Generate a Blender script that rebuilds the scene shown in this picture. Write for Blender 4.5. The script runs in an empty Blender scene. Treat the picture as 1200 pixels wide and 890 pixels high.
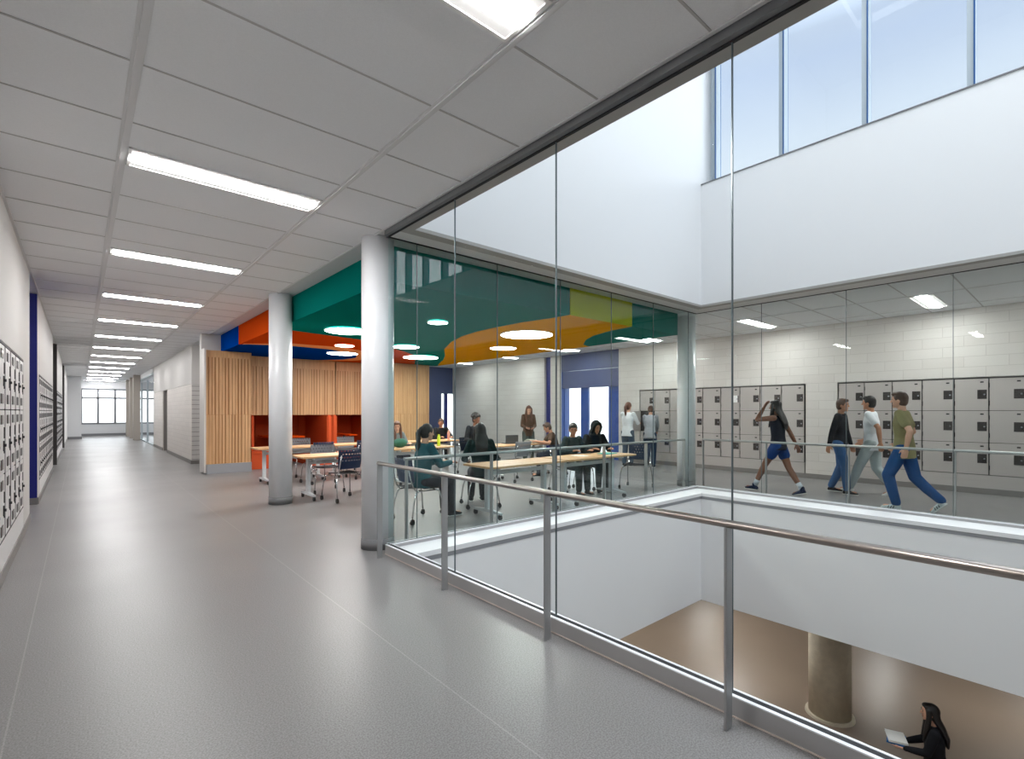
import bpy, bmesh, math, random
from mathutils import Vector, Matrix
random.seed(7)
S = bpy.context.scene
COL = S.collection
PI = math.pi

# ------------------------------------------------------------------ camera
f_px, hz = 584.0, 482.5
cd = bpy.data.cameras.new('camera'); cam = bpy.data.objects.new('camera', cd); COL.objects.link(cam)
cd.sensor_fit = 'HORIZONTAL'; cd.sensor_width = 36.0; cd.lens = 36.0 * f_px / 1200.0
cd.shift_y = (hz - 445.0) / 1200.0
cd.clip_start = 0.05; cd.clip_end = 400
cam.location = (0, 0, 1.55)
cam.rotation_euler = (PI / 2, 0, -math.atan(506 / 584.0))
S.camera = cam

# ------------------------------------------------------------------ materials
def lin(c):
    return tuple(((v / 255) / 12.92 if v / 255 <= .04045 else ((v / 255 + .055) / 1.055) ** 2.4) for v in c) + (1,)

MATS = {}
def mat(name, rgb, rough=.6, metal=0.0, spec=.5, noise=0.0, nscale=20.0, bump=0.0, bscale=60., emit=None, estr=0., trans=0., coat=0.):
    if name in MATS: return MATS[name]
    m = bpy.data.materials.new(name); m.use_nodes = True; MATS[name] = m
    nt = m.node_tree; b = nt.nodes['Principled BSDF']
    c = lin(rgb)
    b.inputs['Base Color'].default_value = c
    b.inputs['Roughness'].default_value = rough
    b.inputs['Metallic'].default_value = metal
    b.inputs['Specular IOR Level'].default_value = spec
    if coat: b.inputs['Coat Weight'].default_value = coat
    if noise or bump:
        tc = nt.nodes.new('ShaderNodeTexCoord')
        nz = nt.nodes.new('ShaderNodeTexNoise'); nz.inputs['Scale'].default_value = nscale; nz.inputs['Detail'].default_value = 3
        nt.links.new(tc.outputs['Object'], nz.inputs['Vector'])
        if noise:
            mx = nt.nodes.new('ShaderNodeMix'); mx.data_type = 'RGBA'
            mx.inputs[6].default_value = tuple(v * (1 - noise) for v in c[:3]) + (1,)
            mx.inputs[7].default_value = tuple(min(1, v * (1 + noise)) for v in c[:3]) + (1,)
            nt.links.new(nz.outputs['Fac'], mx.inputs[0]); nt.links.new(mx.outputs[2], b.inputs['Base Color'])
        if bump:
            n2 = nt.nodes.new('ShaderNodeTexNoise'); n2.inputs['Scale'].default_value = bscale
            nt.links.new(tc.outputs['Object'], n2.inputs['Vector'])
            bp = nt.nodes.new('ShaderNodeBump'); bp.inputs['Strength'].default_value = bump; bp.inputs['Distance'].default_value = .01
            nt.links.new(n2.outputs['Fac'], bp.inputs['Height']); nt.links.new(bp.outputs['Normal'], b.inputs['Normal'])
    if emit:
        b.inputs['Emission Color'].default_value = lin(emit); b.inputs['Emission Strength'].default_value = estr
    return m

def mat_floor():
    m = mat('floor_rubber', (197, 192, 188), .34, spec=.32)
    nt = m.node_tree; b = nt.nodes['Principled BSDF']
    tc = nt.nodes.new('ShaderNodeTexCoord')
    n1 = nt.nodes.new('ShaderNodeTexNoise'); n1.inputs['Scale'].default_value = 125; n1.inputs['Detail'].default_value = 4
    n2 = nt.nodes.new('ShaderNodeTexNoise'); n2.inputs['Scale'].default_value = .7; n2.inputs['Detail'].default_value = 2
    for n in (n1, n2): nt.links.new(tc.outputs['Object'], n.inputs['Vector'])
    r = nt.nodes.new('ShaderNodeValToRGB')
    r.color_ramp.elements[0].position = .40; r.color_ramp.elements[0].color = lin((112, 109, 108))
    r.color_ramp.elements[1].position = .60; r.color_ramp.elements[1].color = lin((135, 133, 132))
    e = r.color_ramp.elements.new(.5); e.color = lin((124, 122, 121))
    nt.links.new(n1.outputs['Fac'], r.inputs[0])
    # welded sheet seams of the rubber floor, every 1.83 m across the corridor
    sp = nt.nodes.new('ShaderNodeSeparateXYZ'); nt.links.new(tc.outputs['Object'], sp.inputs[0])
    def seam(axis, period, off, w):
        a = nt.nodes.new('ShaderNodeMath'); a.operation = 'ADD'; a.inputs[1].default_value = off; nt.links.new(sp.outputs[axis], a.inputs[0])
        q = nt.nodes.new('ShaderNodeMath'); q.operation = 'PINGPONG'; q.inputs[1].default_value = period / 2; nt.links.new(a.outputs[0], q.inputs[0])
        l = nt.nodes.new('ShaderNodeMath'); l.operation = 'LESS_THAN'; l.inputs[1].default_value = w; nt.links.new(q.outputs[0], l.inputs[0])
        return l
    s1 = seam(0, 1.83, .27 + 1.83, .004)
    mx = nt.nodes.new('ShaderNodeMix'); mx.data_type = 'RGBA'
    mm = nt.nodes.new('ShaderNodeMath'); mm.operation = 'MULTIPLY'; mm.inputs[1].default_value = .14; nt.links.new(s1.outputs[0], mm.inputs[0])
    nt.links.new(mm.outputs[0], mx.inputs[0]); nt.links.new(r.outputs[0], mx.inputs[6]); mx.inputs[7].default_value = lin((215, 210, 205))
    nt.links.new(mx.outputs[2], b.inputs['Base Color'])
    mr = nt.nodes.new('ShaderNodeMapRange'); mr.inputs[3].default_value = .27; mr.inputs[4].default_value = .42
    nt.links.new(n2.outputs['Fac'], mr.inputs[0]); nt.links.new(mr.outputs[0], b.inputs['Roughness'])
    return m

def mat_brick(name, c1, c2, mortar, bw, bh, rough=.6, axis='x', ms=.004, sm=0.1):
    m = mat(name, c1, rough); nt = m.node_tree; b = nt.nodes['Principled BSDF']
    tc = nt.nodes.new('ShaderNodeTexCoord'); sp = nt.nodes.new('ShaderNodeSeparateXYZ'); cb = nt.nodes.new('ShaderNodeCombineXYZ')
    nt.links.new(tc.outputs['Object'], sp.inputs[0])
    nt.links.new(sp.outputs[0 if axis == 'x' else 1], cb.inputs[0]); nt.links.new(sp.outputs[2], cb.inputs[1])
    br = nt.nodes.new('ShaderNodeTexBrick'); nt.links.new(cb.outputs[0], br.inputs['Vector'])
    br.inputs['Color1'].default_value = lin(c1); br.inputs['Color2'].default_value = lin(c2); br.inputs['Mortar'].default_value = lin(mortar)
    br.inputs['Scale'].default_value = 1; br.inputs['Brick Width'].default_value = bw; br.inputs['Row Height'].default_value = bh
    br.inputs['Mortar Size'].default_value = ms; br.inputs['Mortar Smooth'].default_value = sm
    nt.links.new(br.outputs['Color'], b.inputs['Base Color'])
    bp = nt.nodes.new('ShaderNodeBump'); bp.inputs['Strength'].default_value = .3; bp.inputs['Distance'].default_value = .004; bp.invert = True
    nt.links.new(br.outputs['Fac'], bp.inputs['Height']); nt.links.new(bp.outputs['Normal'], b.inputs['Normal'])
    return m

def mat_wood(name, c1, c2, axis=2, scale=1.0, rough=.45):
    m = mat(name, c1, rough); nt = m.node_tree; b = nt.nodes['Principled BSDF']
    tc = nt.nodes.new('ShaderNodeTexCoord'); mp = nt.nodes.new('ShaderNodeMapping')
    s = [14 * scale] * 3; s[axis] = .8 * scale; mp.inputs['Scale'].default_value = s
    nt.links.new(tc.outputs['Object'], mp.inputs[0])
    n = nt.nodes.new('ShaderNodeTexNoise'); n.inputs['Scale'].default_value = 1.6; n.inputs['Detail'].default_value = 6; n.inputs['Distortion'].default_value = .6
    nt.links.new(mp.outputs[0], n.inputs['Vector'])
    r = nt.nodes.new('ShaderNodeValToRGB'); r.color_ramp.elements[0].position = .32; r.color_ramp.elements[1].position = .68
    r.color_ramp.elements[0].color = lin(c2); r.color_ramp.elements[1].color = lin(c1)
    nt.links.new(n.outputs['Fac'], r.inputs[0]); nt.links.new(r.outputs[0], b.inputs['Base Color'])
    return m

def mat_glass(name, tint=(236, 243, 241), f0=.045, k=1.0):
    m = bpy.data.materials.new(name); m.use_nodes = True; nt = m.node_tree; nt.nodes.clear()
    out = nt.nodes.new('ShaderNodeOutputMaterial'); mx = nt.nodes.new('ShaderNodeMixShader')
    tr = nt.nodes.new('ShaderNodeBsdfTransparent'); tr.inputs[0].default_value = lin(tint)
    gl = nt.nodes.new('ShaderNodeBsdfGlossy'); gl.inputs['Roughness'].default_value = 0.0; gl.inputs['Color'].default_value = (1, 1, 1, 1)
    lw = nt.nodes.new('ShaderNodeLayerWeight'); lw.inputs[0].default_value = .5      # facing = 1-cos
    p = nt.nodes.new('ShaderNodeMath'); p.operation = 'POWER'; p.inputs[1].default_value = 5; nt.links.new(lw.outputs['Facing'], p.inputs[0])
    a = nt.nodes.new('ShaderNodeMath'); a.operation = 'MULTIPLY_ADD'; a.inputs[1].default_value = (1 - f0) * k; a.inputs[2].default_value = f0; a.use_clamp = True
    nt.links.new(p.outputs[0], a.inputs[0]); nt.links.new(a.outputs[0], mx.inputs[0])
    nt.links.new(tr.outputs[0], mx.inputs[1]); nt.links.new(gl.outputs[0], mx.inputs[2]); nt.links.new(mx.outputs[0], out.inputs[0])
    return m

M = dict(
 floor=mat_floor(),
 white=mat('white_paint', (232, 233, 234), .62), wallwarm=mat('warm_white_paint', (194, 191, 188), .6),
 column=mat('white_column_paint', (236, 237, 240), .28, spec=.5),
 tile=mat('ceiling_tile', (240, 241, 243), .9, spec=.2, noise=.05, nscale=120, bump=.15, bscale=250),
 tbar=mat('ceiling_bar', (222, 222, 223), .5), tbar2=mat('ceiling_cross_bar', (188, 186, 186), .5),
 steel=mat('brushed_steel', (178, 178, 178), .42, .7, noise=.05, nscale=90), sill=mat('sill_metal', (184, 182, 182), .42, .5), alu=mat('bright_aluminium', (235, 236, 238), .4, .2), caulk=mat('floor_caulk', (205, 192, 184), .7),
 dgrey=mat('dark_grey_metal', (118, 119, 122), .5, .2), black=mat('black_rubber', (14, 15, 22), .6), blackp=mat('black_plastic', (22, 22, 24), .45),
 base=mat('grey_base_band', (124, 124, 126), .65, spec=.25), reveal=mat('grey_aluminium', (150, 152, 156), .5, .2),
 coveb=mat('grey_vinyl_base', (120, 116, 113), .5),
 glass=mat_glass('clear_glass', (254, 255, 255), .0, .03), glass2=mat_glass('tinted_clear_glass', (245, 251, 250), .026), glass3=mat_glass('right_clear_glass', (249, 252, 251), .010), skyglass=mat_glass('clerestory_glass', (248, 251, 253), .04),
 edge=mat('glass_joint', (120, 132, 136), .25, .3),
 brick=mat_brick('glazed_block_beige', (208, 203, 198), (203, 197, 192), (178, 172, 167), .62, .2, .42, 'y', .0035),
 bricks=mat_brick('stacked_tile_grey', (196, 192, 189), (190, 187, 184), (128, 124, 122), 1.6, .135, .45, 'x', .008),
 brickc=mat_brick('stacked_tile_corridor', (212, 205, 199), (206, 199, 193), (180, 172, 166), .62, .135, .4, 'y', .0035),
 wood=mat_wood('oak_panel', (208, 166, 120), (190, 147, 102)), wood2=mat_wood('oak_batten', (198, 158, 108), (170, 128, 80)),
 groove=mat('batten_gap', (164, 120, 78), .7),
 maple=mat_wood('maple_top', (226, 184, 140), (208, 162, 116), 0, .8, .35), mapleedge=mat('maple_edge', (190, 152, 104), .5),
 orange=mat('orange_upholstery', (190, 70, 12), .75, noise=.08, nscale=60, bump=.1, bscale=300), orangep=mat('orange_paint', (204, 74, 20), .6, spec=0.0),
 peach=mat('peach_paint', (240, 166, 104), .6, spec=0.0), blue=mat('blue_paint', (0, 60, 148), .6, spec=0.0), teal=mat('teal_paint', (8, 116, 106), .6, spec=0.0),
 gold=mat('yellow_paint', (226, 158, 0), .6, spec=0.0), lime=mat('pale_yellow_paint', (200, 196, 40), .6, spec=0.0),
 navy=mat('navy_paint', (16, 24, 112), .5), bluegrey=mat('slate_blue_paint', (62, 72, 112), .5), bdoor=mat('blue_door_paint', (46, 78, 150), .45),
 locker=mat('locker_grey', (176, 169, 165), .4, spec=.4), lockerd=mat('locker_frame_dark', (58, 54, 54), .5), latch=mat('locker_latch', (62, 57, 56), .35, .4),
 lockl=mat('locker_light_grey', (206, 204, 203), .4), inner=mat('locker_inside', (30, 28, 28), .7), chrome=mat('chrome', (205, 207, 210), .12, 1.0),
 lock=mat('padlock_steel', (170, 172, 178), .3, .9), paper=mat('white_paper', (240, 240, 238), .7),
 cback=mat('navy_chair_plastic', (50, 66, 94), .4), cgrey=mat('grey_chair_plastic', (138, 140, 146), .5), cseat=mat('dark_seat_fabric', (44, 44, 48), .8),
 tleg=mat('white_table_steel', (214, 217, 220), .35, .1),
 lamp=mat('lamp_diffuser', (255, 255, 255), .5, emit=(252, 251, 250), estr=33.0),
 lampd=mat('round_lamp_diffuser', (255, 255, 255), .5, emit=(254, 251, 248), estr=22.0),
 lamphouse=mat('lamp_housing', (235, 234, 232), .4),
 mull=mat('mullion_grey', (166, 176, 182), .5, .2), mulld=mat('mullion_blue', (40, 84, 136), .4, .3),
 conc=mat('concrete', (196, 186, 166), .8, noise=.18, nscale=9, bump=.4, bscale=30),
 lowfloor=mat('brown_floor', (130, 114, 99), .38, noise=.1, nscale=.8), ground=mat('pale_paving', (200, 200, 198), .9),
 tree=mat('bare_twigs', (200, 198, 190), .9), gwall=mat('grey_white_wall', (205, 206, 208), .6),
)

# ------------------------------------------------------------------ mesh helpers
def link(o, parent=None):
    COL.objects.link(o)
    if parent is not None: o.parent = parent
    return o
def build(name, bm, m, parent=None, smooth=False, loc=None, rotz=None):
    me = bpy.data.meshes.new(name); bmesh.ops.recalc_face_normals(bm, faces=bm.faces); bm.to_mesh(me); bm.free()
    ms = m if isinstance(m, (list, tuple)) else [m]
    for x in ms: me.materials.append(x)
    if smooth:
        for p in me.polygons: p.use_smooth = True
    o = bpy.data.objects.new(name, me); link(o, parent)
    if loc: o.location = loc
    if rotz is not None: o.rotation_euler[2] = rotz
    return o
def box(bm, x0, x1, y0, y1, z0, z1, mi=0, bev=0.0):
    vs = [bm.verts.new(p) for p in ((x0, y0, z0), (x1, y0, z0), (x1, y1, z0), (x0, y1, z0), (x0, y0, z1), (x1, y0, z1), (x1, y1, z1), (x0, y1, z1))]
    fs = [bm.faces.new([vs[i] for i in q]) for q in ((3, 2, 1, 0), (4, 5, 6, 7), (0, 1, 5, 4), (1, 2, 6, 5), (2, 3, 7, 6), (3, 0, 4, 7))]
    for q in fs: q.material_index = mi
    if bev:
        es = set(e for q in fs for e in q.edges)
        r = bmesh.ops.bevel(bm, geom=list(es), offset=bev, segments=2, affect='EDGES')
        for q in r['faces']: q.material_index = mi
    return fs
def boxes(*bs, bev=0.0):
    bm = bmesh.new()
    for b in bs: box(bm, *b, bev=bev)
    return bm
def prism(bm, pts, z0, z1, mi=0):
    n = len(pts); a = [bm.verts.new((p[0], p[1], z0)) for p in pts]; b = [bm.verts.new((p[0], p[1], z1)) for p in pts]
    fs = [bm.faces.new(a[::-1]), bm.faces.new(b)]
    for i in range(n): fs.append(bm.faces.new((a[i], a[(i + 1) % n], b[(i + 1) % n], b[i])))
    for q in fs: q.material_index = mi
    return fs
def cyl(bm, p0, p1, r0, r1=None, n=16, mi=0):
    r1 = r0 if r1 is None else r1
    p0 = Vector(p0); p1 = Vector(p1); d = (p1 - p0).normalized()
    u = d.orthogonal().normalized(); v = d.cross(u)
    a = [bm.verts.new(p0 + (u * math.cos(t) + v * math.sin(t)) * r0) for t in [2 * PI * i / n for i in range(n)]]
    b = [bm.verts.new(p1 + (u * math.cos(t) + v * math.sin(t)) * r1) for t in [2 * PI * i / n for i in range(n)]]
    fs = [bm.faces.new(a[::-1]), bm.faces.new(b)] + [bm.faces.new((a[i], a[(i + 1) % n], b[(i + 1) % n], b[i])) for i in range(n)]
    for q in fs: q.material_index = mi
def tube(bm, pts, r, n=10, mi=0):
    pts = [Vector(p) for p in pts]; rings = []; ref = None
    for i, p in enumerate(pts):
        d = ((pts[min(i + 1, len(pts) - 1)] - pts[max(i - 1, 0)])).normalized()
        if ref is None: ref = d.orthogonal().normalized()
        u = (ref - d * ref.dot(d)).normalized(); ref = u; v = d.cross(u)
        rr = r[i] if isinstance(r, (list, tuple)) else r
        rings.append([bm.verts.new(p + (u * math.cos(2 * PI * k / n) + v * math.sin(2 * PI * k / n)) * rr) for k in range(n)])
    fs = [bm.faces.new(rings[0][::-1]), bm.faces.new(rings[-1])]
    for a, b in zip(rings, rings[1:]):
        for k in range(n): fs.append(bm.faces.new((a[k], a[(k + 1) % n], b[(k + 1) % n], b[k])))
    for q in fs: q.material_index = mi; q.smooth = True
def ell(bm, c, r, rot=None, seg=16, rings=10, mi=0):
    mtx = Matrix.Translation(Vector(c)) @ (rot.to_4x4() if rot else Matrix.Identity(4)) @ Matrix.Diagonal((r[0], r[1], r[2], 1))
    res = bmesh.ops.create_uvsphere(bm, u_segments=seg, v_segments=rings, radius=1, matrix=mtx)
    for v in res['verts']:
        for q in v.link_faces: q.material_index = mi; q.smooth = True
def loft(bm, secs, n=16, mi=0):
    """secs: (centre, rx, ry, side_vector, front_vector); closed by rounded ends"""
    rings = []
    def ring(c, rx, ry, u, v): return [bm.verts.new(c + u * math.cos(2 * PI * k / n) * rx + v * math.sin(2 * PI * k / n) * ry) for k in range(n)]
    secs = [(Vector(c), rx, ry, Vector(u).normalized(), Vector(v).normalized()) for c, rx, ry, u, v in secs]
    for s in secs: rings.append(ring(*s))
    fs = [bm.faces.new(rings[0][::-1]), bm.faces.new(rings[-1])]
    for a, b in zip(rings, rings[1:]):
        for k in range(n): fs.append(bm.faces.new((a[k], a[(k + 1) % n], b[(k + 1) % n], b[k])))
    for q in fs: q.material_index = mi; q.smooth = True
def struct(name, bm, m, parent=None, smooth=False):
    o = build(name, bm, m, parent, smooth)
    if parent is None: o['kind'] = 'structure'
    return o
def empty(name, loc=(0, 0, 0), rz=0, kind=None):
    o = bpy.data.objects.new(name, None); COL.objects.link(o); o.location = loc; o.rotation_euler[2] = rz; o.empty_display_size = .1
    if kind: o['kind'] = kind
    return o
def tag(o, label, cat, group=None):
    o['label'] = label; o['category'] = cat
    if group: o['group'] = group
    return o
KIDS = {}
def kids(o):
    return [c for c in list(bpy.data.objects) if c.parent == o]
def copy_tree(o, parent=None, cache=None):
    c = o.copy(); COL.objects.link(c); c.parent = parent
    for ch in list(o.children): copy_tree(ch, c)
    return c

CZ = 3.52      # ceiling height
# ================================================================== SETTING
# floor, one storey up, around the open void
bm = boxes((-1.3, 2.64, -8, 44.5, -.3, 0), (2.64, 13.8, 4.66, 44.5, -.3, 0), (8.63, 13.8, -8, 4.66, -.3, 0))
struct('floor', bm, M['floor'])
# ceiling slabs
bm = boxes((-1.3, 2.56, -8, 5.0, CZ, CZ + .1), (-1.3, 2.49, 5.0, 44.5, CZ, CZ + .1), (9.1, 13.8, -8, 5.0, CZ, CZ + .1), (9.1, 13.8, 5.0, 19.2, CZ, CZ + .1), (2.75, 9.1, 14.6, 19.2, CZ, CZ + .1), (2.49, 8, 19.2, 44.5, CZ, CZ + .1))
struct('ceiling', bm, M['tile'])
bm = boxes((2.49, 9.1, 5.0, 14.6, CZ, CZ + .1), (2.49, 2.75, 14.6, 19.2, CZ, CZ + .1))
struct('ceiling_bay', bm, M['gwall'])
# T-bar grid
bm = bmesh.new()
for x in (.24, 1.735):
    box(bm, x - .03, x + .03, -6, 42, CZ - .006, CZ - .001, 0)
    box(bm, x - .012, x + .012, -6, 42, CZ - .016, CZ - .006, 0)
k = -14
while True:
    y = 5.0 + .745 * k
    if y > 40: break
    box(bm, -.54, 2.49, y - .007, y + .007, CZ - .004, CZ - .001, 1); k += 1
for x in (-.53, 2.475): box(bm, x - .012, x + .012, -6, 42, CZ - .012, CZ - .001, 0)
for k in range(-14, 20):
    y = 5.0 + .745 * k
    box(bm, 9.3, 12.8, y - .010, y + .010, CZ - .005, CZ - .001, 1)
for x in (10.72, 12.17): box(bm, x - .025, x + .025, -6, 18.9, CZ - .007, CZ - .001, 0)
struct('trim_1', bm, [M['tbar'], M['tbar2']])
# left wall: locker bays and doorway recesses
WX = -.54
bm = boxes((WX - .7, WX, 8.75, 9.75, 0, CZ), (WX - .7, WX, -8, 8.75, 2.2, CZ), (WX - .7, WX - .06, -8, 8.75, 0, 2.2),
           (WX - .7, WX, 11.5, 11.9, 0, CZ), (WX - .7, WX, 11.9, 17.5, 2.2, CZ), (WX - .7, WX - .06, 11.9, 17.5, 0, 2.2), (WX - .7, WX, 17.5, 17.75, 0, CZ),
           (WX - .7, WX, 19.6, 20.6, 0, CZ), (WX - .7, WX, 20.6, 26.5, 2.2, CZ), (WX - .7, WX - .06, 20.6, 26.5, 0, 2.2), (WX - .7, WX, 26.5, 26.8, 0, CZ), (WX - .7, WX, 28.6, 37, 0, CZ))
struct('wall_left', bm, M['wallwarm'])
bm = boxes((WX - .9, WX - .68, 9.75, 11.5, 0, CZ), (WX - .68, WX - .003, 11.47, 11.503, 0, CZ - .01), (WX - .68, WX - .003, 9.747, 9.78, 0, CZ - .01))
struct('door_1', bm, M['navy'])
bm = boxes((WX - .9, WX - .68, 17.75, 19.6, 0, CZ), (WX - .68, WX + .03, 19.57, 19.603, 0, CZ - .01))
struct('door_2', bm, M['lockerd'])
bm = boxes((WX - .9, WX - .68, 26.8, 28.6, 0, CZ), (WX - .68, WX + .03, 28.57, 28.603, 0, CZ - .01))
struct('door_3', bm, M['lockerd'])
bm = boxes((WX, WX + .015, -8, 8.9, 0, .11), (WX, WX + .015, 8.9, 9.76, 0, .11), (WX, WX + .015, 11.49, 17.76, 0, .11), (WX, WX + .015, 19.59, 26.8, 0, .11), (WX, WX + .015, 28.6, 37, 0, .11), (WX - .68, WX, 11.455, 11.47, 0, .11))
struct('baseboard_left', bm, M['coveb'])
# corridor end: wall, window, jog
YE = 41.5
bm = boxes((-2, .05, 37, YE, 0, CZ), (.05, 8, YE, YE + .3, 0, .78), (.05, 8, YE, YE + .3, 3.0, CZ), (7.6, 8, YE, YE + .3, .78, 3.0))
struct('wall_end', bm, M['gwall'])
struct('baseboard_end', boxes((-.54, .07, 36.97, 37, 0, .14), (.05, 8, YE - .03, YE, 0, .14)), M['dgrey'])
w = empty('window_1', (0, YE, 0), kind='structure')
bm = bmesh.new()
for x in (.05, .86, 1.72, 2.58, 3.44, 4.3, 5.2, 6.1, 7.0, 7.6): box(bm, x - .055, x + .055, -.02, .16, .78, 3.0)
for z in (.78, 2.42, 2.97): box(bm, .05, 7.6, -.02, .16, z - .05, z + .05)
build('window_frame', bm, mat('end_window_frame', (120, 124, 128), .5), w)
build('window_pane', boxes((.05, 7.6, .08, .09, .8, 2.98)), M['skyglass'], w)
# bare tree tops outside, above the end window's transom
def bare_tree(x, y, h, label):
    bm = bmesh.new(); rnd = random.Random(int(x * 10 + y))
    def br(p, d, l, r, depth):
        q = p + d * l; cyl(bm, p, q, r, r * .65, 5)
        if depth == 0: return
        for _ in range(4):
            nd = (d + Vector((rnd.uniform(-.9, .9), rnd.uniform(-.5, .5), rnd.uniform(-.25, .5)))).normalized()
            br(q, nd, l * .66, r * .55, depth - 1)
    br(Vector((0, 0, 0)), Vector((0, 0, 1)), h * .38, h * .012, 5)
    o = build('bare_tree', bm, M['tree'], loc=(x, y, -4.6)); tag(o, label, 'tree', 'bare trees outside')
for i, (x, y, h, l) in enumerate(((0, 96, 15, 'bare tree seen through the left panes of the end window'), (6.5, 100, 14.5, 'bare tree seen through the middle panes of the end window'), (13, 97, 14.8, 'bare tree seen through the panes beyond the far partition'))):
    bare_tree(x, y, h, l)
struct('ground', boxes((-60, 60, 45, 300, -4.7, -4.6), (14.2, 120, -80, 45, -4.7, -4.6), (-60, -2, -80, 45, -4.7, -4.6)), M['ground'])
# corridor right wall beyond the bay
RX = 2.48
struct('wall_right', boxes((RX, RX + .3, 17.3, 22.7, 0, 2.36), (RX, RX + .3, 24.0, 27.3, 0, 2.36)), M['brickc'])
bm = boxes((RX, RX + .3, 17.3, 27.3, 2.37, CZ), (RX + .25, RX + .4, 22.7, 24.0, 0, 2.36)); struct('wall_right_upper', bm, M['wallwarm'])
struct('door_4', boxes((RX + .12, RX + .17, 22.7, 24.0, 0, 2.33), (RX + .02, RX + .2, 22.7, 22.76, 0, 2.36), (RX + .02, RX + .2, 23.94, 24.0, 0, 2.36)), M['coveb'])
struct('wall_return', boxes((RX + .01, 6, 17.29, 17.5, 0, 2.36)), M['bricks'])
struct('wall_return_upper', boxes((RX + .01, 6, 17.29, 17.5, 2.37, CZ)), M['wallwarm'])
struct('baseboard_right', boxes((RX - .015, RX, 17.28, 22.7, 0, .11), (RX - .015, RX, 24.0, 27.3, 0, .11), (RX - .015, 6, 17.275, 17.29, 0, .11)), M['coveb'])
# glazed partition and piers further down on the right
w = empty('window_2', (RX, 0, 0), kind='structure')
bm = bmesh.new()
for y in (27.3, 30.4, 33.5, 36.5, 40.0): box(bm, 0, .08, y - .04, y + .04, 0, 3.1)
box(bm, 0, .08, 27.3, 40, 0, .06); box(bm, 0, .08, 27.3, 40, 3.24, 3.3)
build('window_frame', bm, M['mull'], w); build('window_pane', boxes((.03, .045, 27.3, 40, .05, 3.25)), M['glass'], w)
struct('wall_far_right', boxes((RX, RX + .3, 40, YE, 0, CZ), (RX - .02, RX + .3, 27.3, 40, 3.3, CZ)), M['gwall'])
for i, (y, t) in enumerate(((33.4, .4), (36.0, .35), (39.0, .35))):
    o = build('pilaster', boxes((RX - .33, RX - .03, y, y + t, 0, CZ - .02), bev=.01), mat('taupe_pilaster', (150, 142, 134), .5)); o['kind'] = 'structure'
# bay back: end wall fragments
struct('wall_bay_left', boxes((2.31, 2.75, 14.62, 14.9, 0, CZ), (2.29, 2.332, 14.15, 14.62, .04, 3.1), (2.75, 2.9, 14.9, 17.28, 0, CZ)), M['wallwarm'])
struct('wall_bay_back', boxes((2.75, 8.85, 16.6, 16.8, 0, CZ), (8.72, 8.86, 14.62, 16.6, 0, CZ)), M['wallwarm'])
# far side wall with lockers
FX = 12.8
bm = boxes((FX, FX + .4, -8, -1.3, 0, CZ), (FX, FX + .4, -1.3, 3.66, 2.2, CZ), (FX + .08, FX + .4, -1.3, 3.66, 0, 2.2), (FX, FX + .4, 3.66, 4.3, 0, CZ), (FX, FX + .4, 4.3, 8.88, 2.2, CZ), (FX + .08, FX + .4, 4.3, 8.88, 0, 2.2), (FX, FX + .4, 8.88, 9.65, 0, CZ),
           (FX, FX + .4, 12.12, 12.66, 0, CZ), (FX, FX + .4, 12.97, 18.9, 0, CZ))
struct('wall_lockers', bm, M['brick'])
struct('baseboard_lockers', boxes((FX - .015, FX, -8, 9.65, 0, .11), (FX - .015, FX, 12.1, 12.66, 0, .11), (FX - .015, FX, 12.97, 18.9, 0, .11)), M['coveb'])
# blue doorway alcove (window/door lit by daylight)
bm = boxes((FX, FX + .1, 9.65, 12.12, 2.95, CZ), (FX + .03, FX + .13, 9.65, 12.12, 2.36, 2.94)); struct('wall_alcove_header', bm, M['bluegrey'])
bm = boxes((FX + .1, FX + .9, 9.55, 9.65, 0, CZ), (FX + .005, FX + .4, 12.10, 12.119, 0, CZ), (FX + .12, FX + .2, 12.06, 12.10, 0, 2.4), (FX + .12, FX + .2, 11.0, 11.32, 0, 2.4), (FX + .12, FX + .2, 9.65, 10.14, 0, 2.4), (FX + .12, FX + .3, 9.65, 12.10, 2.36, 2.45), (FX + .112, FX + .12, 9.72, 10.05, .05, 2.2))
struct('door_5', bm, M['bdoor'])
struct('door_6', boxes((FX + .1, FX + .2, 12.66, 12.97, 0, CZ)), M['navy'])
w = empty('window_3', (FX + .15, 0, 0), kind='structure')
build('window_pane', boxes((0, .012, 11.32, 12.06, .05, 2.36), (0, .012, 10.14, 11.0, .05, 2.36)), M['skyglass'], w)
build('window_frame', boxes((0, .04, 11.32, 12.06, 0, .12), (0, .04, 10.14, 11.0, 0, .12)), M['bdoor'], w)
# end of the far side corridor
bm = boxes((8.85, 12.2, 18.9, 19.1, 0, CZ), (12.2, 12.8, 18.9, 19.0, 2.35, CZ)); struct('wall_far_end', bm, M['bluegrey'])
struct('door_7', boxes((12.42, 12.56, 18.95, 19.05, 0, 2.35)), M['navy'])
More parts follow.
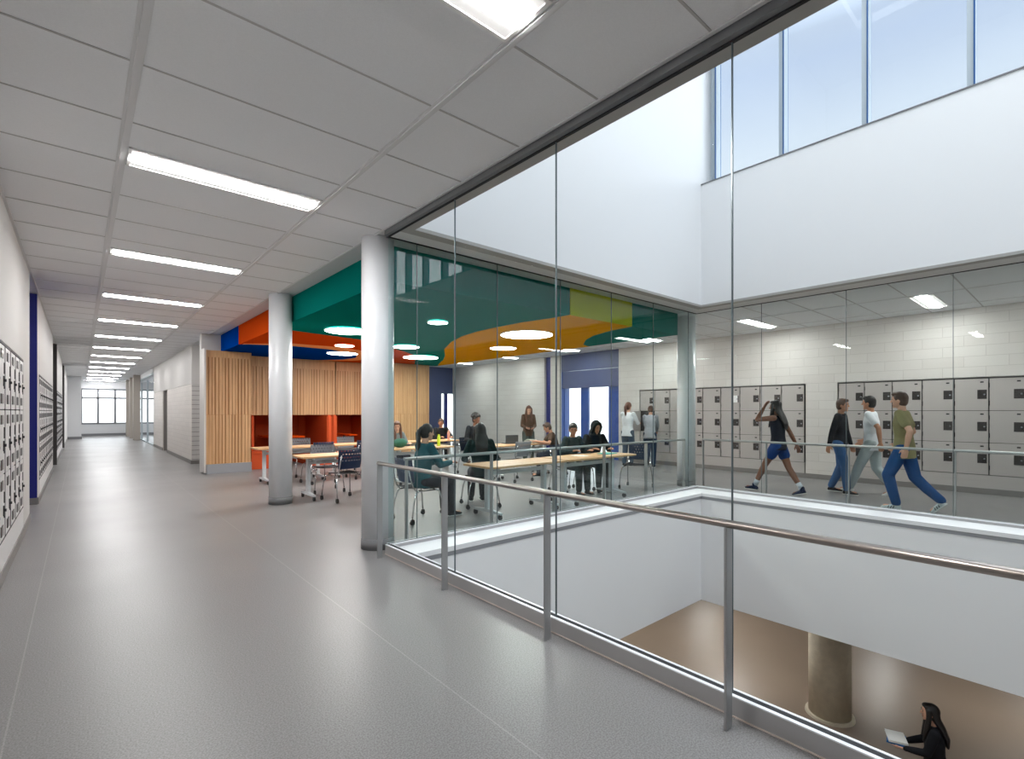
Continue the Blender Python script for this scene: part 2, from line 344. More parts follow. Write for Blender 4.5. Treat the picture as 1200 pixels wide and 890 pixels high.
# void: walls, ledges, upper storey, clerestory
VX, VY, VZ = 8.6, 4.63, 10.2
struct('wall_void_back', boxes((2.66, VX, VY, VY + .33, 3.50, VZ), (VX, 9.05, VY, VY + .33, 5.7, VZ)), M['white'])
struct('wall_void_right', boxes((VX, VX + .36, -7.2, VY + .33, 3.50, 5.7), (VX, VX + .5, -7.2, VY + .33, 9.7, VZ)), M['white'])
struct('wall_void_near', boxes((2.56, 2.66, -7.2, VY + .1, 3.50, VZ)), M['white'])
struct('wall_void_front', boxes((2.6, 9.1, -7.5, -7.2, -4.2, VZ)), M['white'])
struct('wall_void_back_lower', boxes((2.66, VX, VY + .002, VY + .25, -1.9, -.05)), M['white'])
struct('wall_void_right_lower', boxes((VX + .002, VX + .25, -7.2, VY + .25, -1.9, -.05)), M['white'])
struct('wall_void_near_lower', boxes((2.5, 2.658, -7.2, VY + .1, -1.9, -.05)), M['white'])
struct('trim_2', boxes((2.64, VX, VY - .004, VY + .1, -.05, .04), (VX - .004, VX + .1, -7.2, VY, -.05, .04), (2.6, 2.664, -7.2, VY, -.05, .04)), M['reveal'])
struct('trim_3', boxes((2.6, 9.14, VY - .01, 5.02, .0, .055), (VX - .01, 9.14, -7.2, VY, .0, .055), (2.59, 2.67, -7.2, VY, 0, .055)), M['white'])
# soffits between glass head and upper walls
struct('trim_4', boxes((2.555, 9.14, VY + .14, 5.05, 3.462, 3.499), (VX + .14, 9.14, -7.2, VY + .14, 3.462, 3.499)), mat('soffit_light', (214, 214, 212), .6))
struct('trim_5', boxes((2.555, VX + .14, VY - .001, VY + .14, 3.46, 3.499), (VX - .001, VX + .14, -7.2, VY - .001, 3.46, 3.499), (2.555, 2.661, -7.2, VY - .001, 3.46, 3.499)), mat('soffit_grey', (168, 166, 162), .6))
# void roof, out of view; its opening is added to let bright sky in
bm = boxes((2.5, 9.3, -7.5, -6.0, VZ, VZ + .2), (2.5, 9.3, 3.4, 5.1, VZ, VZ + .2), (2.5, 4.6, -6.0, 3.4, VZ, VZ + .2), (8.9, 9.3, -6.0, 3.4, VZ, VZ + .2)); struct('ceiling_void', bm, M['white'])
# clerestory windows
w = empty('window_4', (8.95, 0, 0), kind='structure')
bm = bmesh.new(); bd = bmesh.new()
ys = [4.53 - 1.175 * i for i in range(11)]
for y in ys:
    box(bm, -.08, .1, y - .038, y + .038, 5.7, 9.75); box(bd, -.1, -.08, y - .046, y - .028, 5.7, 9.75); box(bd, .1, .14, y - .03, y + .03, 5.7, 9.75)
box(bm, -.06, .1, -7.2, VY, 5.68, 5.73); box(bm, -.06, .1, -7.2, VY, 9.65, 9.75)
build('window_frame', bm, M['mull'], w); build('mullion_cap', bd, M['mulld'], w)
build('window_pane', boxes((.0, .012, -7.2, VY, 5.72, 9.66)), M['skyglass'], w)
struct('trim_6', boxes((VX - .012, VX + .37, -7.2, VY, 5.695, 5.715)), M['dgrey'])
# glazed screens round the void
def screen(name, axis, pos, a0, a1, joints, side, gm):
    """axis 'y': pane plane x = pos running along y; side = +1 if the room is on the + side"""
    w = empty(name, (0, 0, 0), kind='structure')
    g = .003; t = .006
    ends = [a0] + joints + [a1]
    for p, q in zip(ends, ends[1:]):
        b = (pos - t, pos + t, p + g, q - g, .09, 3.47) if axis == 'y' else (p + g, q - g, pos - t, pos + t, .09, 3.47)
        build('glass_pane', boxes(b), gm, w)
    for j in joints:
        b = (pos - t, pos + t, j - g, j + g, .1, 3.46) if axis == 'y' else (j - g, j + g, pos - t, pos + t, .1, 3.46)
        build('glass_joint', boxes(b), M['edge'], w)
    def bb(o0, o1, z0, z1):
        lo, hi = (pos + side * o0, pos + side * o1) if side > 0 else (pos + side * o1, pos + side * o0)
        return (lo, hi, a0, a1, z0, z1) if axis == 'y' else (a0, a1, lo, hi, z0, z1)
    build('sill_channel', boxes(bb(-.02, .04, 0.0, .098)), M['sill'], w)
    build('sill_edge', boxes(bb(-.03, -.017, .090, .106), bb(.017, .0405, .0975, .1045)), M['alu'], w)
    build('caulk_line', boxes(bb(.04, .046, 0, .006)), M['caulk'], w)
    build('gasket', boxes(bb(-.0165, .0165, .09, .1035), bb(-.011, .011, 3.455, 3.475)), M['black'], w)
    build('head_channel', boxes(bb(.012, .05, 3.462, CZ - .002), bb(-.012, .012, 3.475, CZ - .002)), M['dgrey'], w)
screen('window_5', 'y', 2.545, -7.2, 4.994, [1.2 - 1.26 * k for k in range(6, 0, -1)] + [1.2, 2.46, 3.72], -1, M['glass'])
screen('window_6', 'x', 5.0, 2.545, 9.1, [2.9, 4.08, 5.26, 6.44, 7.62, 8.80], 1, M['glass2'])
screen('window_7', 'y', 9.1, -7.2, 4.994, [1.21 - 1.27 * k for k in range(6, 0, -1)] + [1.21, 2.48, 3.77], 1, M['glass3'])
# columns
def column(x, y, name='column', r=.18, z0=0, z1=CZ, mt='column', band=True):
    e = empty(name, (x, y, z0), kind='structure')
    bm = bmesh.new(); cyl(bm, (0, 0, .0), (0, 0, z1 - z0), r, r, 48); o = build('shaft', bm, M[mt], e)
    for p in o.data.polygons: p.use_smooth = abs(p.normal.z) < .5
    if mt == 'conc':
        bm = bmesh.new(); cyl(bm, (0, 0, 0), (0, 0, .04), r + .06, r + .05, 48); build('base_band', bm, M['conc'], e)
    if band:
        bm = bmesh.new(); cyl(bm, (0, 0, 0), (0, 0, .12), r + .006, r + .006, 48); o = build('base_band', bm, M['base'], e)
        for p in o.data.polygons: p.use_smooth = abs(p.normal.z) < .5
    return e
column(2.58, 5.33); column(2.56, 8.93); column(9.56, 5.48); 
column(10.75, 3.2, 'concrete_column', .35, -4.2, -1.9, 'conc', False)
# lower storey
struct('floor_lower', boxes((-6, 24, -14, 24, -4.35, -4.2)), M['lowfloor'])
struct('ceiling_lower', boxes((8.85, 24, -14, 24, -1.9, -1.8), (-6, 2.5, -14, 24, -1.9, -1.8), (2.5, 8.85, 4.88, 24, -1.9, -1.8)), mat('lower_ceiling', (150, 140, 128), .8))
struct('wall_lower', boxes((23.8, 24, -14, 24, -4.2, -1.8), (-6, 24, 23.8, 24, -4.2, -1.8), (-6, -5.8, -14, 24, -4.2, -1.8), (-6, 24, -14.2, -14, -4.2, -1.8)), mat('lower_wall', (150, 138, 122), .8))
struct('wall_back', boxes((-1.3, 2.5, -8.2, -8, 0, CZ), (9.1, 13.8, -8.2, -8, 0, CZ)), M['wallwarm'])

# ================================================================== LIGHT FITTINGS
def strip_light():
    e = empty('strip_light')
    L, W = 1.43, .345
    bm = bmesh.new()
    box(bm, 0, L, -W, -W + .02, -.012, .0); box(bm, 0, L, -.02, 0, -.012, 0); box(bm, 0, .02, -W, 0, -.012, 0); box(bm, L - .02, L, -W, 0, -.012, 0)
    build('housing', bm, M['lamphouse'], e)
    build('reflector_panel', boxes((.02, L - .02, -W + .02, -.02, -.004, -.001)), mat('lamp_reflector', (130, 130, 130), .6, emit=(254, 251, 248), estr=.30), e)
    bm = bmesh.new(); n = 8
    a = [(-.5 * W + .085 * math.cos(PI * k / n), -.004 - .02 * math.sin(PI * k / n)) for k in range(n + 1)]
    v0 = [bm.verts.new((.03, y, z)) for y, z in a]; v1 = [bm.verts.new((L - .03, y, z)) for y, z in a]
    for k in range(n): bm.faces.new((v0[k], v0[k + 1], v1[k + 1], v1[k]))
    bm.faces.new(v0); bm.faces.new(v1)
    build('diffuser', bm, M['lamp'], e)
    return e
ORD = ['first', 'second', 'third', 'fourth', 'fifth', 'sixth', 'seventh', 'eighth', 'ninth', 'tenth', 'eleventh', 'twelfth', 'thirteenth', 'fourteenth', 'fifteenth', 'sixteenth']
proto = strip_light(); first = True
for i in range(14):
    y = 2.02 + 2.98 * i
    o = proto if first else copy_tree(proto); first = False
    o.location = (.275, y, CZ - .004)
    tag(o, ('recessed strip light above the corridor, cut off by the top of the photo' if i == 0 else 'recessed white strip light above the corridor, %s one counted towards the end window' % ORD[i]), 'ceiling light', 'strip lights above the main corridor')
for i, y in enumerate((-.96 - .17, 1.85, 4.83, 7.81, 10.79, 13.77, 16.6)):  # the last one is added to brighten the dim far wall
    o = copy_tree(proto); o.location = (10.74, y + .17, CZ - .004)
    tag(o, ['recessed strip light over the far locker corridor beyond the frame', 'recessed strip light over the walkers in front of the right locker bank', 'recessed strip light right of the far white column over the lockers', 'recessed strip light left of the far white column', 'recessed strip light in front of the blue doorway header', 'recessed strip light over the locker corridor beyond the blue doorway', 'strip light added at the far end of the locker corridor to brighten the wall'][i], 'ceiling light', 'strip lights above the locker corridor')
# lower storey strip lights, out of view; some added to brighten floor and column
for i, (x, y) in enumerate(((12.5, 6.5), (12.5, 1.0), (16.5, 4.0), (9.5, 8.5), (16, 9), (10, 5.2), (5, 7), (20, 1), (.4, 2.4), (.4, 6.5), (.4, -1))):
    o = copy_tree(proto); o.location = (x, y, -1.905); tag(o, 'unseen recessed strip light under the lower storey ceiling', 'ceiling light', 'strip lights below the lower ceiling')
# ================================================================== COLOURED DROPPED CEILING
zb = 3.09
e = empty('dropped_ceiling', (0, 0, zb)); tag(e, 'dropped ceiling painted teal, orange, blue and yellow above the study tables', 'ceiling feature')
def region(name, pts, m, z0, out=0.0, z1=CZ - zb - .002):
    bm = bmesh.new(); prism(bm, pts, z0, z1); return build(name, bm, m, e)
outline = [(2.75, 5.62), (2.82, 5.40), (9.09, 5.40), (9.09, 14.45), (6.5, 15.2), (4.3, 16.0), (2.75, 16.0)]
region('teal_field', outline, M['teal'], 0)
gold = [(5.90, 5.394), (5.87, 5.82), (5.77, 6.39), (5.75, 7.1), (5.78, 7.7), (5.9, 8.36), (6.22, 9.24), (6.8, 10.4), (7.61, 11.6), (8.2, 12.6), (8.85, 13.9), (9.096, 14.3), (9.096, 7.72), (8.75, 7.6), (8.2, 7.05), (7.85, 6.55), (7.62, 5.95), (7.54, 5.394)]
region('yellow_field', gold, M['gold'], -.004)
region('lime_face', [(5.90, 5.388), (5.90, 5.396), (7.54, 5.396), (7.54, 5.388)], M['lime'], -.004)
orange = [(2.744, 9.7), (3.04, 9.9), (3.8, 10.05), (4.54, 10.2), (5.3, 10.65), (5.96, 11.25), (6.45, 11.62), (6.83, 12.0), (7.5, 13.0), (8.2, 14.3), (7.4, 14.9), (6.5, 15.206), (4.3, 16.005), (2.744, 16.0)]
region('orange_field', orange, M['orangep'], -.003)
region('peach_field', [(2.8, 12.5), (3.65, 11.75), (4.6, 11.7), (5.6, 12.1), (6.3, 12.8), (6.5, 13.7), (6.2, 14.6), (5.4, 15.3), (4.2, 15.9), (2.9, 15.9)], M['peach'], -.005, z1=.1)
region('blue_field', [(2.741, 12.74), (2.9, 12.55), (3.72, 12.2), (4.6, 12.25), (5.3, 12.6), (5.75, 13.15), (5.95, 13.7), (5.85, 14.4), (5.4, 14.95), (4.7, 15.4), (4.2, 15.9), (2.741, 15.995)], M['blue'], -.007)
def round_light(x, y, r, label):
    o = empty('round_light', (x, y, zb)); tag(o, label, 'ceiling light', 'round lights in the coloured ceiling')
    bm = bmesh.new(); cyl(bm, (0, 0, -.024), (0, 0, -.0085), r, r, 48); build('diffuser', bm, M['lampd'], o)
    bm = bmesh.new(); n = 48
    for k in range(n):
        a, b = 2 * PI * k / n, 2 * PI * (k + 1) / n
        q = [(math.cos(a) * r, math.sin(a) * r), (math.cos(b) * r, math.sin(b) * r), (math.cos(b) * (r + .012), math.sin(b) * (r + .012)), (math.cos(a) * (r + .012), math.sin(a) * (r + .012))]
        prism(bm, q, -.024, -.005)
    bmesh.ops.remove_doubles(bm, verts=bm.verts, dist=1e-5); build('rim', bm, M['lamphouse'], o)
for a in ((3.82, 9.17, .40, 'large round ceiling light in the teal area beside the near white column'), (4.62, 11.25, .21, 'small round ceiling light on the orange band behind the near column'),
          (5.2, 12.8, .38, 'large round ceiling light on the blue patch'), (6.7, 7.29, .51, 'largest round ceiling light on the yellow patch'), (7.69, 9.2, .31, 'medium round ceiling light on the yellow patch behind the largest one'),
          (5.8, 10.52, .31, 'medium round ceiling light at the edge of teal and orange behind the glass'), (7.25, 12.3, .48, 'large round ceiling light nearest the tall oak panel'), (4.62, 7.27, .165, 'small round ceiling light alone in the teal area behind the glass')):
    round_light(*a)

# ================================================================== OAK PANELS AND BOOTHS
def slat_panel(name, x0, x1, y, zs, label, seams=(), depth=.35, base=True, z0=.24):
    e = empty(name, (x0, y, 0)); tag(e, label, 'wall panel')
    W = x1 - x0; zt = zs[-1]
    build('backing_panel', boxes((0, W, .012, depth, zs[0], zt)), M['groove'], e)
    for a, b in zip(zs, zs[1:]):
        bm = bmesh.new(); top = a if False else b
        box(bm, 0, W, .004, .03, b - (.17 if b == zt else .003), b - .002)      # plain band at the top
        n = max(2, int(W / .072)); st = W / n; rnd = random.Random(int(x0 * 7 + a * 3))
        hi = b - (.17 if b == zt else .003)
        box(bm, 0, .03, 0.012, .03, a + .003, hi); box(bm, W - .03, W, .012, .03, a + .003, hi)
        for k in range(n):
            ww = st * rnd.choice((.55, .62, .7, .82, .9))
            box(bm, k * st, k * st + ww, 0, .03, a + .004, hi)
        build('batten_panel', bm, M['wood'] if a < 1 else M['wood'], e)
    if base: build('plinth', boxes((.015, W, -.02, depth, 0.0, z0 - .002)), M['reveal'], e)
    return e
slat_panel('slatted_oak_cladding', 2.335, 3.36, 14.2, (.24, 1.47, 3.07), 'tall oak slatted panel on a metal plinth beside the corridor wall')
slat_panel('slatted_oak_cladding', 7.15, 8.70, 14.2, (.24, 1.47, 3.07), 'tall oak slatted panel behind the glass beside the blue header')
def bulk(x0, x1, label):
    e = empty('oak_bulkhead', (x0, 15.0, 1.45)); tag(e, label, 'wall panel', 'oak slatted bulkheads above the booths')
    W = x1 - x0; h = 3.078 - 1.45
    build('backing_panel', boxes((0, W, .012, .5, 0, h)), M['groove'], e)
    bm = bmesh.new(); box(bm, 0, W, 0, .03, h - .28, h); box(bm, 0, .02, 0, .03, 0, h); box(bm, W - .02, W, 0, .03, 0, h)
    n = int(W / .075); rnd = random.Random(int(x0 * 5))
    for k in range(n):
        box(bm, k * W / n, k * W / n + W / n * rnd.choice((.5, .6, .7, .88)), 0, .03, 0, h - .28)
    build('batten_panel', bm, M['wood'], e)
bulk(3.36, 4.62, 'oak slatted bulkhead over the booths, next to the tall oak panel by the corridor')
bulk(4.625, 5.88, 'oak slatted bulkhead over the booths, second one from the corridor')
bulk(5.885, 7.14, 'oak slatted bulkhead over the booths, third one from the corridor, behind the glass')
# booth benches: back to back seats between y 14.5 and 16.5
def bench(x, w, y0, y1, facing, label):
    e = empty('booth_bench', (x, y0, 0)); tag(e, label, 'bench', 'orange upholstered booth benches')
    D = y1 - y0
    # base, seat cushion and tall back
    bk = (w - .14, w) if facing < 0 else (0, .14)
    build('bench_base', boxes((.02, w, .02, D, .0, .38), bev=.008), M['orange'], e)
    build('seat_cushion', boxes((.0, w, 0, D, .382, .47), bev=.03), M['orange'], e)
    build('backrest', boxes((bk[0], bk[1], .03, D, .47, 1.44), bev=.03), M['orange'], e)
    return e
bench(3.37, .62, 14.52, 16.49, 1, 'orange booth bench beside the tall oak panel by the corridor')
bench(4.98, .62, 14.52, 16.49, -1, 'orange booth bench left of the booth partition')
bench(5.62, .62, 14.52, 16.49, 1, 'orange booth bench right of the booth partition')
bench(6.55, .58, 14.52, 16.49, -1, 'orange booth bench against the tall oak panel behind the glass')
bm = bmesh.new()
for k in range(6): box(bm, 3.37 + k * .63, 3.37 + k * .63 + .62, 16.5, 16.595, .0, 1.5, bev=.012)
o = build('upholstered_wall', bm, M['orange']); tag(o, 'orange upholstered wall panelling at the back of the booths', 'wall panel')
for x0, x1, l in ((4.02, 4.95, 'orange table inside the booth nearest the corridor'), (6.27, 6.53, 'narrow orange table inside the second booth')):
    e = empty('booth_table', (x0, 14.9, 0)); tag(e, l, 'table', 'orange booth tables')
    build('table_top', boxes((0, x1 - x0, 0, 1.4, .80, .84), bev=.01), M['orangep'], e)
    bm = bmesh.new(); cyl(bm, ((x1 - x0) / 2, .7, .0), ((x1 - x0) / 2, .7, .8), .04, .04, 16); cyl(bm, ((x1 - x0) / 2, .7, 0), ((x1 - x0) / 2, .7, .02), .12, .12, 20); build('pedestal', bm, M['lockerd'], e)

# ================================================================== LOCKERS
def locker(face='far', light=False, openrow=None, width=.5, notice=None):
    """three-door locker column; local +x = along the bank, front faces -y"""
    e = empty('locker_column')
    body = M['lockl'] if light else M['locker']
    W, Dp = width, (.055 if light else .075)
    H0, H1 = .36, 2.17; rh = (H1 - H0) / 3
    fr = bmesh.new()
    box(fr, 0, W, -.002, Dp, 0.0, H0 - .004)                                       # base panel below the doors
    build('base_panel', fr, body, e)
    fr = bmesh.new(); box(fr, 0, .004, -.004, Dp, H0, H1); box(fr, 0, W, -.004, Dp, H1, H1 + .018); box(fr, 0, W, -.003, Dp, H0 - .004, H0)
    box(fr, 0.004, W, .045, Dp, H0, H1)
    build('frame', fr, M['lockerd'], e)
    for r in range(3):
        z0 = H0 + r * rh + .005; z1 = H0 + (r + 1) * rh - .004
        op = openrow == r
        d = build('door', boxes((0, W - .016, 0, .018, 0, z1 - z0), bev=.003), body, e, loc=(.008, 0, z0))
        if op: d.rotation_euler[2] = -1.5; d.location[1] = -.003
        h = z1 - z0
        if light:
            build('number_plate', boxes((W * .30, W * .62, -.007, 0, h - .13, h - .045)), M['latch'], d)
            build('vent_plate', boxes((W * .30, W * .62, -.007, 0, .05, .14)), M['latch'], d)
            build('hinge', boxes((W * .80, W * .83, -.006, 0, .19, .3), (W * .80, W * .83, -.006, 0, .33, h - .16)), M['blackp'], d)
            bm = bmesh.new(); cyl(bm, (W * .72, 0, h * .45), (W * .72, -.022, h * .45), .016, .013, 10); box(bm, W * .69, W * .75, -.008, 0, h * .36, h * .52); build('latch', bm, M['blackp'], d)
        else:
            build('number_plate', boxes((W * .74, W * .84, -.004, 0, h - .075, h - .05)), M['blackp'], d)
            build('latch', boxes((W * .66, W * .93, -.006, 0, h * .36, h * .65), bev=.002), M['latch'], d)
            bm = bmesh.new(); cyl(bm, (W * .86, -.006, h * .50), (W * .86, -.03, h * .50), .014, .012, 10); build('padlock', bm, M['lock'], d)
            build('hinge', boxes((-.004, .006, -.006, .0, h * .15, h * .30), (-.004, .006, -.006, 0, h * .72, h * .86)), M['blackp'], d)
            if notice == r: build('notice', boxes((W * .60, W * .88, -.009, -.0065, h * .36, h * .66)), M['paper'], d)
    return e
def bank(x, y0, n, w, rot, light, labels, group, protoargs={}):
    pr = None
    for i in range(n):
        special = protoargs.get(i)
        if special: o = locker('far', light, width=w, **special)
        else:
            if pr is None: pr = locker('far', light, width=w); o = pr
            else: o = copy_tree(pr)
        o.rotation_euler[2] = rot
        o.location = (x, y0 + (-w if rot < 0 else w) * i, 0) if True else None
        tag(o, labels(i, n), 'locker', group)
nA = 9
bank(FX - .0, 8.86, nA, .503, -PI / 2, False, lambda i, n: 'grey three-door locker column of the bank behind the far white column, %s from its left end' % ORD[i], 'grey lockers left of the tiled pier', {0: dict(openrow=1), 5: dict(notice=2)})
bank(FX - .0, 3.64, 10, .488, -PI / 2, False, lambda i, n: 'grey three-door locker column of the bank behind the walkers, %s right of the tiled pier' % ORD[i], 'grey lockers right of the tiled pier')
bank(WX, 5.72, 6, .5, PI / 2, True, lambda i, n: 'light grey locker column on the near left wall, %s counted back from the white pier by the blue doorway' % ORD[n - 1 - i], 'light lockers on the near left wall')
bank(WX, 11.95, 11, .5, PI / 2, True, lambda i, n: 'light grey locker column just beyond the blue doorway, %s of its bank' % ORD[i], 'light lockers beyond the blue doorway')
bank(WX, 20.7, 11, .52, PI / 2, True, lambda i, n: 'light grey locker column of the farthest left bank, %s of its bank' % ORD[i], 'light lockers in the farthest left bank')

# ================================================================== HANDRAILS
def rail(name, axis, pos, a0, a1, posts, label, gpos, m='steel'):
    e = empty(name, (0, 0, 0)); tag(e, label, 'handrail', 'steel handrails around the void')
    bm = bmesh.new(); n = 12
    prof = [(.026 * math.cos(2 * PI * k / n), .02 * math.sin(2 * PI * k / n)) for k in range(n)]
    r0 = [bm.verts.new((pos + u, a0, 1.0 + v) if axis == 'y' else (a0, pos + u, 1.0 + v)) for u, v in prof]
    r1 = [bm.verts.new((pos + u, a1, 1.0 + v) if axis == 'y' else (a1, pos + u, 1.0 + v)) for u, v in prof]
    bm.faces.new(r0); bm.faces.new(r1)
    for k in range(n): bm.faces.new((r0[k], r0[(k + 1) % n], r1[(k + 1) % n], r1[k])).smooth = True
    build('rail', bm, M[m], e)
    for p in posts:
        b = (pos - .03, pos + .03, p - .007, p + .007, 0, .985) if axis == 'y' else (p - .007, p + .007, pos - .03, pos + .03, 0, .985)
        build('post', boxes(b, bev=.002), M['steel'], e)
    return e
mrail = M['railwarm'] = mat('rail_metal', (158, 149, 143), .3, 1.0)
rail('handrail', 'y', 2.395, -7.1, 4.93, [4.90, 3.66, 2.40, 1.15, -.1, -1.4, -2.7, -4, -5.3], 'steel handrail on flat posts along the near glass screen', 2.5, 'railwarm')
rail('handrail', 'x', 5.17, 2.83, 8.95, [2.86, 4.12, 5.3, 6.47, 7.65, 8.93], 'steel handrail behind the far glass screen in front of the study tables', 5)
rail('handrail', 'y', 9.27, -7.1, 4.97, [4.95, 3.76, 2.49, 1.21, -.06, -1.33, -2.6, -3.9, -5.2], 'steel handrail behind the right glass screen beside the walkers', 9.2)

# ================================================================== TABLES AND CHAIRS
def caster(parent, x, y, r=.035, rot=0):
    bm = bmesh.new()
    cyl(bm, (x - .016, y, r), (x - .004, y, r), r, r, 16); cyl(bm, (x + .004, y, r), (x + .016, y, r), r, r, 16); cyl(bm, (x, y, r), (x, y, r + .05), .012, .012, 8)
    box(bm, x - .017, x + .017, y - .018, y + .024, r + .012, r + .04)
    return build('caster', bm, M['blackp'], parent)
def table(L, Wd, label, x, y, rz=0, legs=None):
    e = empty('study_table', (x, y, 0), rz); tag(e, label, 'table', 'flip-top study tables')
    h = .77
    o = build('table_top', boxes((-L / 2, L / 2, -Wd / 2, Wd / 2, h - .03, h), bev=.004), M['maple'], e)
    for lx in (legs or (-L / 2 + .2, L / 2 - .2)):
        g = build('leg', boxes((lx - .03, lx + .03, -.045, .045, .10, h - .05), bev=.006), M['tleg'], e)
        bm = bmesh.new(); 
        for s in (-1, 1):
            vs = [(lx - .03, 0, .075), (lx + .03, 0, .075), (lx + .03, 0, .13), (lx - .03, 0, .13)]
            ve = [(lx - .022, s * (Wd / 2 - .02), .072), (lx + .022, s * (Wd / 2 - .02), .072), (lx + .022, s * (Wd / 2 - .02), .1), (lx - .022, s * (Wd / 2 - .02), .1)]
            a = [bm.verts.new(p) for p in vs]; b = [bm.verts.new(p) for p in ve]
            bm.faces.new(a); bm.faces.new(b)
            for k in range(4): bm.faces.new((a[k], a[(k + 1) % 4], b[(k + 1) % 4], b[k]))
        ft = build('foot', bm, M['tleg'], e)
        for s in (-1, 1): caster(ft, lx, s * (Wd / 2 - .05), .036)
        build('support_arm', boxes((lx - .025, lx + .025, -Wd / 2 + .08, Wd / 2 - .08, h - .065, h - .032)), M['tleg'], e)
    ls = legs or (-L / 2 + .2, L / 2 - .2)
    build('stretcher', boxes((ls[0], ls[-1], -.018, .018, h - .16, h - .10), bev=.004), M['tleg'], e)
    return e
table(1.55, .68, 'maple-topped study table on white legs, left of the near column, close to the corridor', 3.63, 9.04)
table(1.55, .68, 'maple-topped study table just behind the one nearest the corridor', 3.58, 11.65)
table(1.55, .68, 'maple-topped study table nearest the orange booth partition', 5.15, 11.75)
table(1.55, .68, 'maple-topped study table nearest the glass in front of the girl with long dark hair', 5.10, 5.77, 0)
table(1.80, .68, 'maple-topped study table nearest the glass with the teal folder on it', 6.83, 5.77, 0, (-.68, .6))
table(1.55, .68, 'maple-topped study table carrying the yellow-green bottle', 5.65, 9.7)
table(1.90, .68, 'maple-topped study table carrying the stack of books', 8.05, 9.05)
table(1.55, .68, 'maple-topped study table carrying the pink bottle', 7.2, 11.65)

def chair():
    e = empty('study_chair')
    # local: faces +y, origin on floor under the seat
    bm = bmesh.new(); nx, ny = 10, 8; g = []
    for j in range(ny + 1):
        row = []
        for i in range(nx + 1):
            u = i / nx * 2 - 1; v = j / ny * 2 - 1
            row.append(bm.verts.new((u * .225 * (1 - .04 * v * v), v * .215, .465 + .015 * u * u - .02 * (v > .7) * (v - .7) + .01 * v * v)))
        g.append(row)
    for j in range(ny):
        for i in range(nx): bm.faces.new((g[j][i], g[j][i + 1], g[j + 1][i + 1], g[j + 1][i])).smooth = True
    r = bmesh.ops.solidify(bm, geom=list(bm.faces), thickness=.03)
    build('seat', bm, M['cseat'], e)
    bm = bmesh.new(); nx, nz = 34, 24; g = []
    for j in range(nz + 1):
        row = []
        for i in range(nx + 1):
            u = i / nx * 2 - 1; v = j / nz
            wdt = .23 * (1 - .10 * (1 - v) ** 2)
            row.append(bm.verts.new((u * wdt, -.235 - .06 * v + .045 * u * u, .56 + v * .335)))
        g.append(row)
    for j in range(nz):
        for i in range(nx):
            hole = (j % 4 == 2) and ((i + (2 if (j // 4) % 2 else 0)) % 4 == 1) and 2 < i < nx - 3 and j > 8
            if hole: continue
            bm.faces.new((g[j][i], g[j][i + 1], g[j + 1][i + 1], g[j + 1][i])).smooth = True
    bmesh.ops.solidify(bm, geom=list(bm.faces), thickness=.012)
    build('backrest', bm, M['cback'], e)
    for s in (-1, 1):
        bm = bmesh.new(); tube(bm, [(s * .20, -.29, .80), (s * .215, -.26, .62), (s * .22, -.22, .50), (s * .22, -.16, .44), (s * .22, .14, .44)], .011, 8); build('back_support', bm, M['chrome'], e)
        bm = bmesh.new(); tube(bm, [(s * .20, .12, .45), (s * .235, .20, .42), (s * .255, .235, .30), (s * .27, .26, .09)], .011, 8); l = build('leg', bm, M['chrome'], e); caster(l, s * .27, .26, .032)
        bm = bmesh.new(); tube(bm, [(s * .20, -.10, .45), (s * .235, -.18, .42), (s * .25, -.225, .30), (s * .26, -.26, .09)], .011, 8); l = build('leg', bm, M['chrome'], e); caster(l, s * .26, -.26, .032)
    return e
chair0 = chair(); cused = [False]
grey0 = None
def place_chair(x, y, rz, label, grey=False):
    global grey0
    if not cused[0]: o = chair0; cused[0] = True
    else: o = copy_tree(chair0)
    o.location = (x, y, 0); o.rotation_euler[2] = rz
    if grey:
        for c in o.children:
            if c.name.startswith('backrest'):
                c.data = c.data.copy(); c.data.materials[0] = M['cgrey']
                c['label'] = 'grey backrest'
    tag(o, label, 'chair', 'chairs at the study tables')
place_chair(3.50, 8.56, .12, 'dark perforated chair on casters at the near side of the table by the corridor')
place_chair(3.60, 9.66, PI - .1, 'grey-backed chair at the far side of the table by the corridor', True)
place_chair(3.92, 10.96, .1, 'dark perforated chair at the near side of the second table from the corridor')
place_chair(4.08, 12.35, PI, 'grey-backed chair behind the second table from the corridor', True)
place_chair(5.22, 12.4, PI, 'grey-backed chair behind the table by the booth partition', True)
place_chair(5.0, 11.15, 0, 'dark perforated chair in front of the table by the booth partition')
place_chair(8.52, 5.98, 1.9, 'empty dark chair at the right end of the tables by the glass')
place_chair(7.35, 8.35, 0, 'grey-backed empty chair in front of the table with the books', True)
# ================================================================== SMALL THINGS
def bottle(x, y, z, m, h, label):
    bm = bmesh.new(); r = .037
    tube(bm, [(0, 0, 0), (0, 0, .004), (0, 0, h * .74), (0, 0, h * .82), (0, 0, h * .86)], [r * .9, r, r, r * .8, r * .62], 20)
    e = build('water_bottle', bm, m, loc=(x, y, z)); tag(e, label, 'bottle')
    bm = bmesh.new(); cyl(bm, (0, 0, h * .86), (0, 0, h), r * .7, r * .66, 18); build('bottle_cap', bm, m, e)
bottle(6.14, 9.62, .77, mat('lime_bottle', (190, 214, 40), .35), .26, 'yellow-green water bottle on the table left of the dark-haired girls')
bottle(7.66, 11.5, .77, mat('pink_bottle', (226, 160, 140), .35), .27, 'pink water bottle standing in front of the boy in black')
o = build('folder', boxes((-.17, .17, -.12, .12, 0, .012), bev=.003), mat('teal_folder', (84, 178, 170), .5), loc=(7.35, 5.80, .77), rotz=.2); tag(o, 'teal folder lying on the table in front of the hooded student', 'folder')
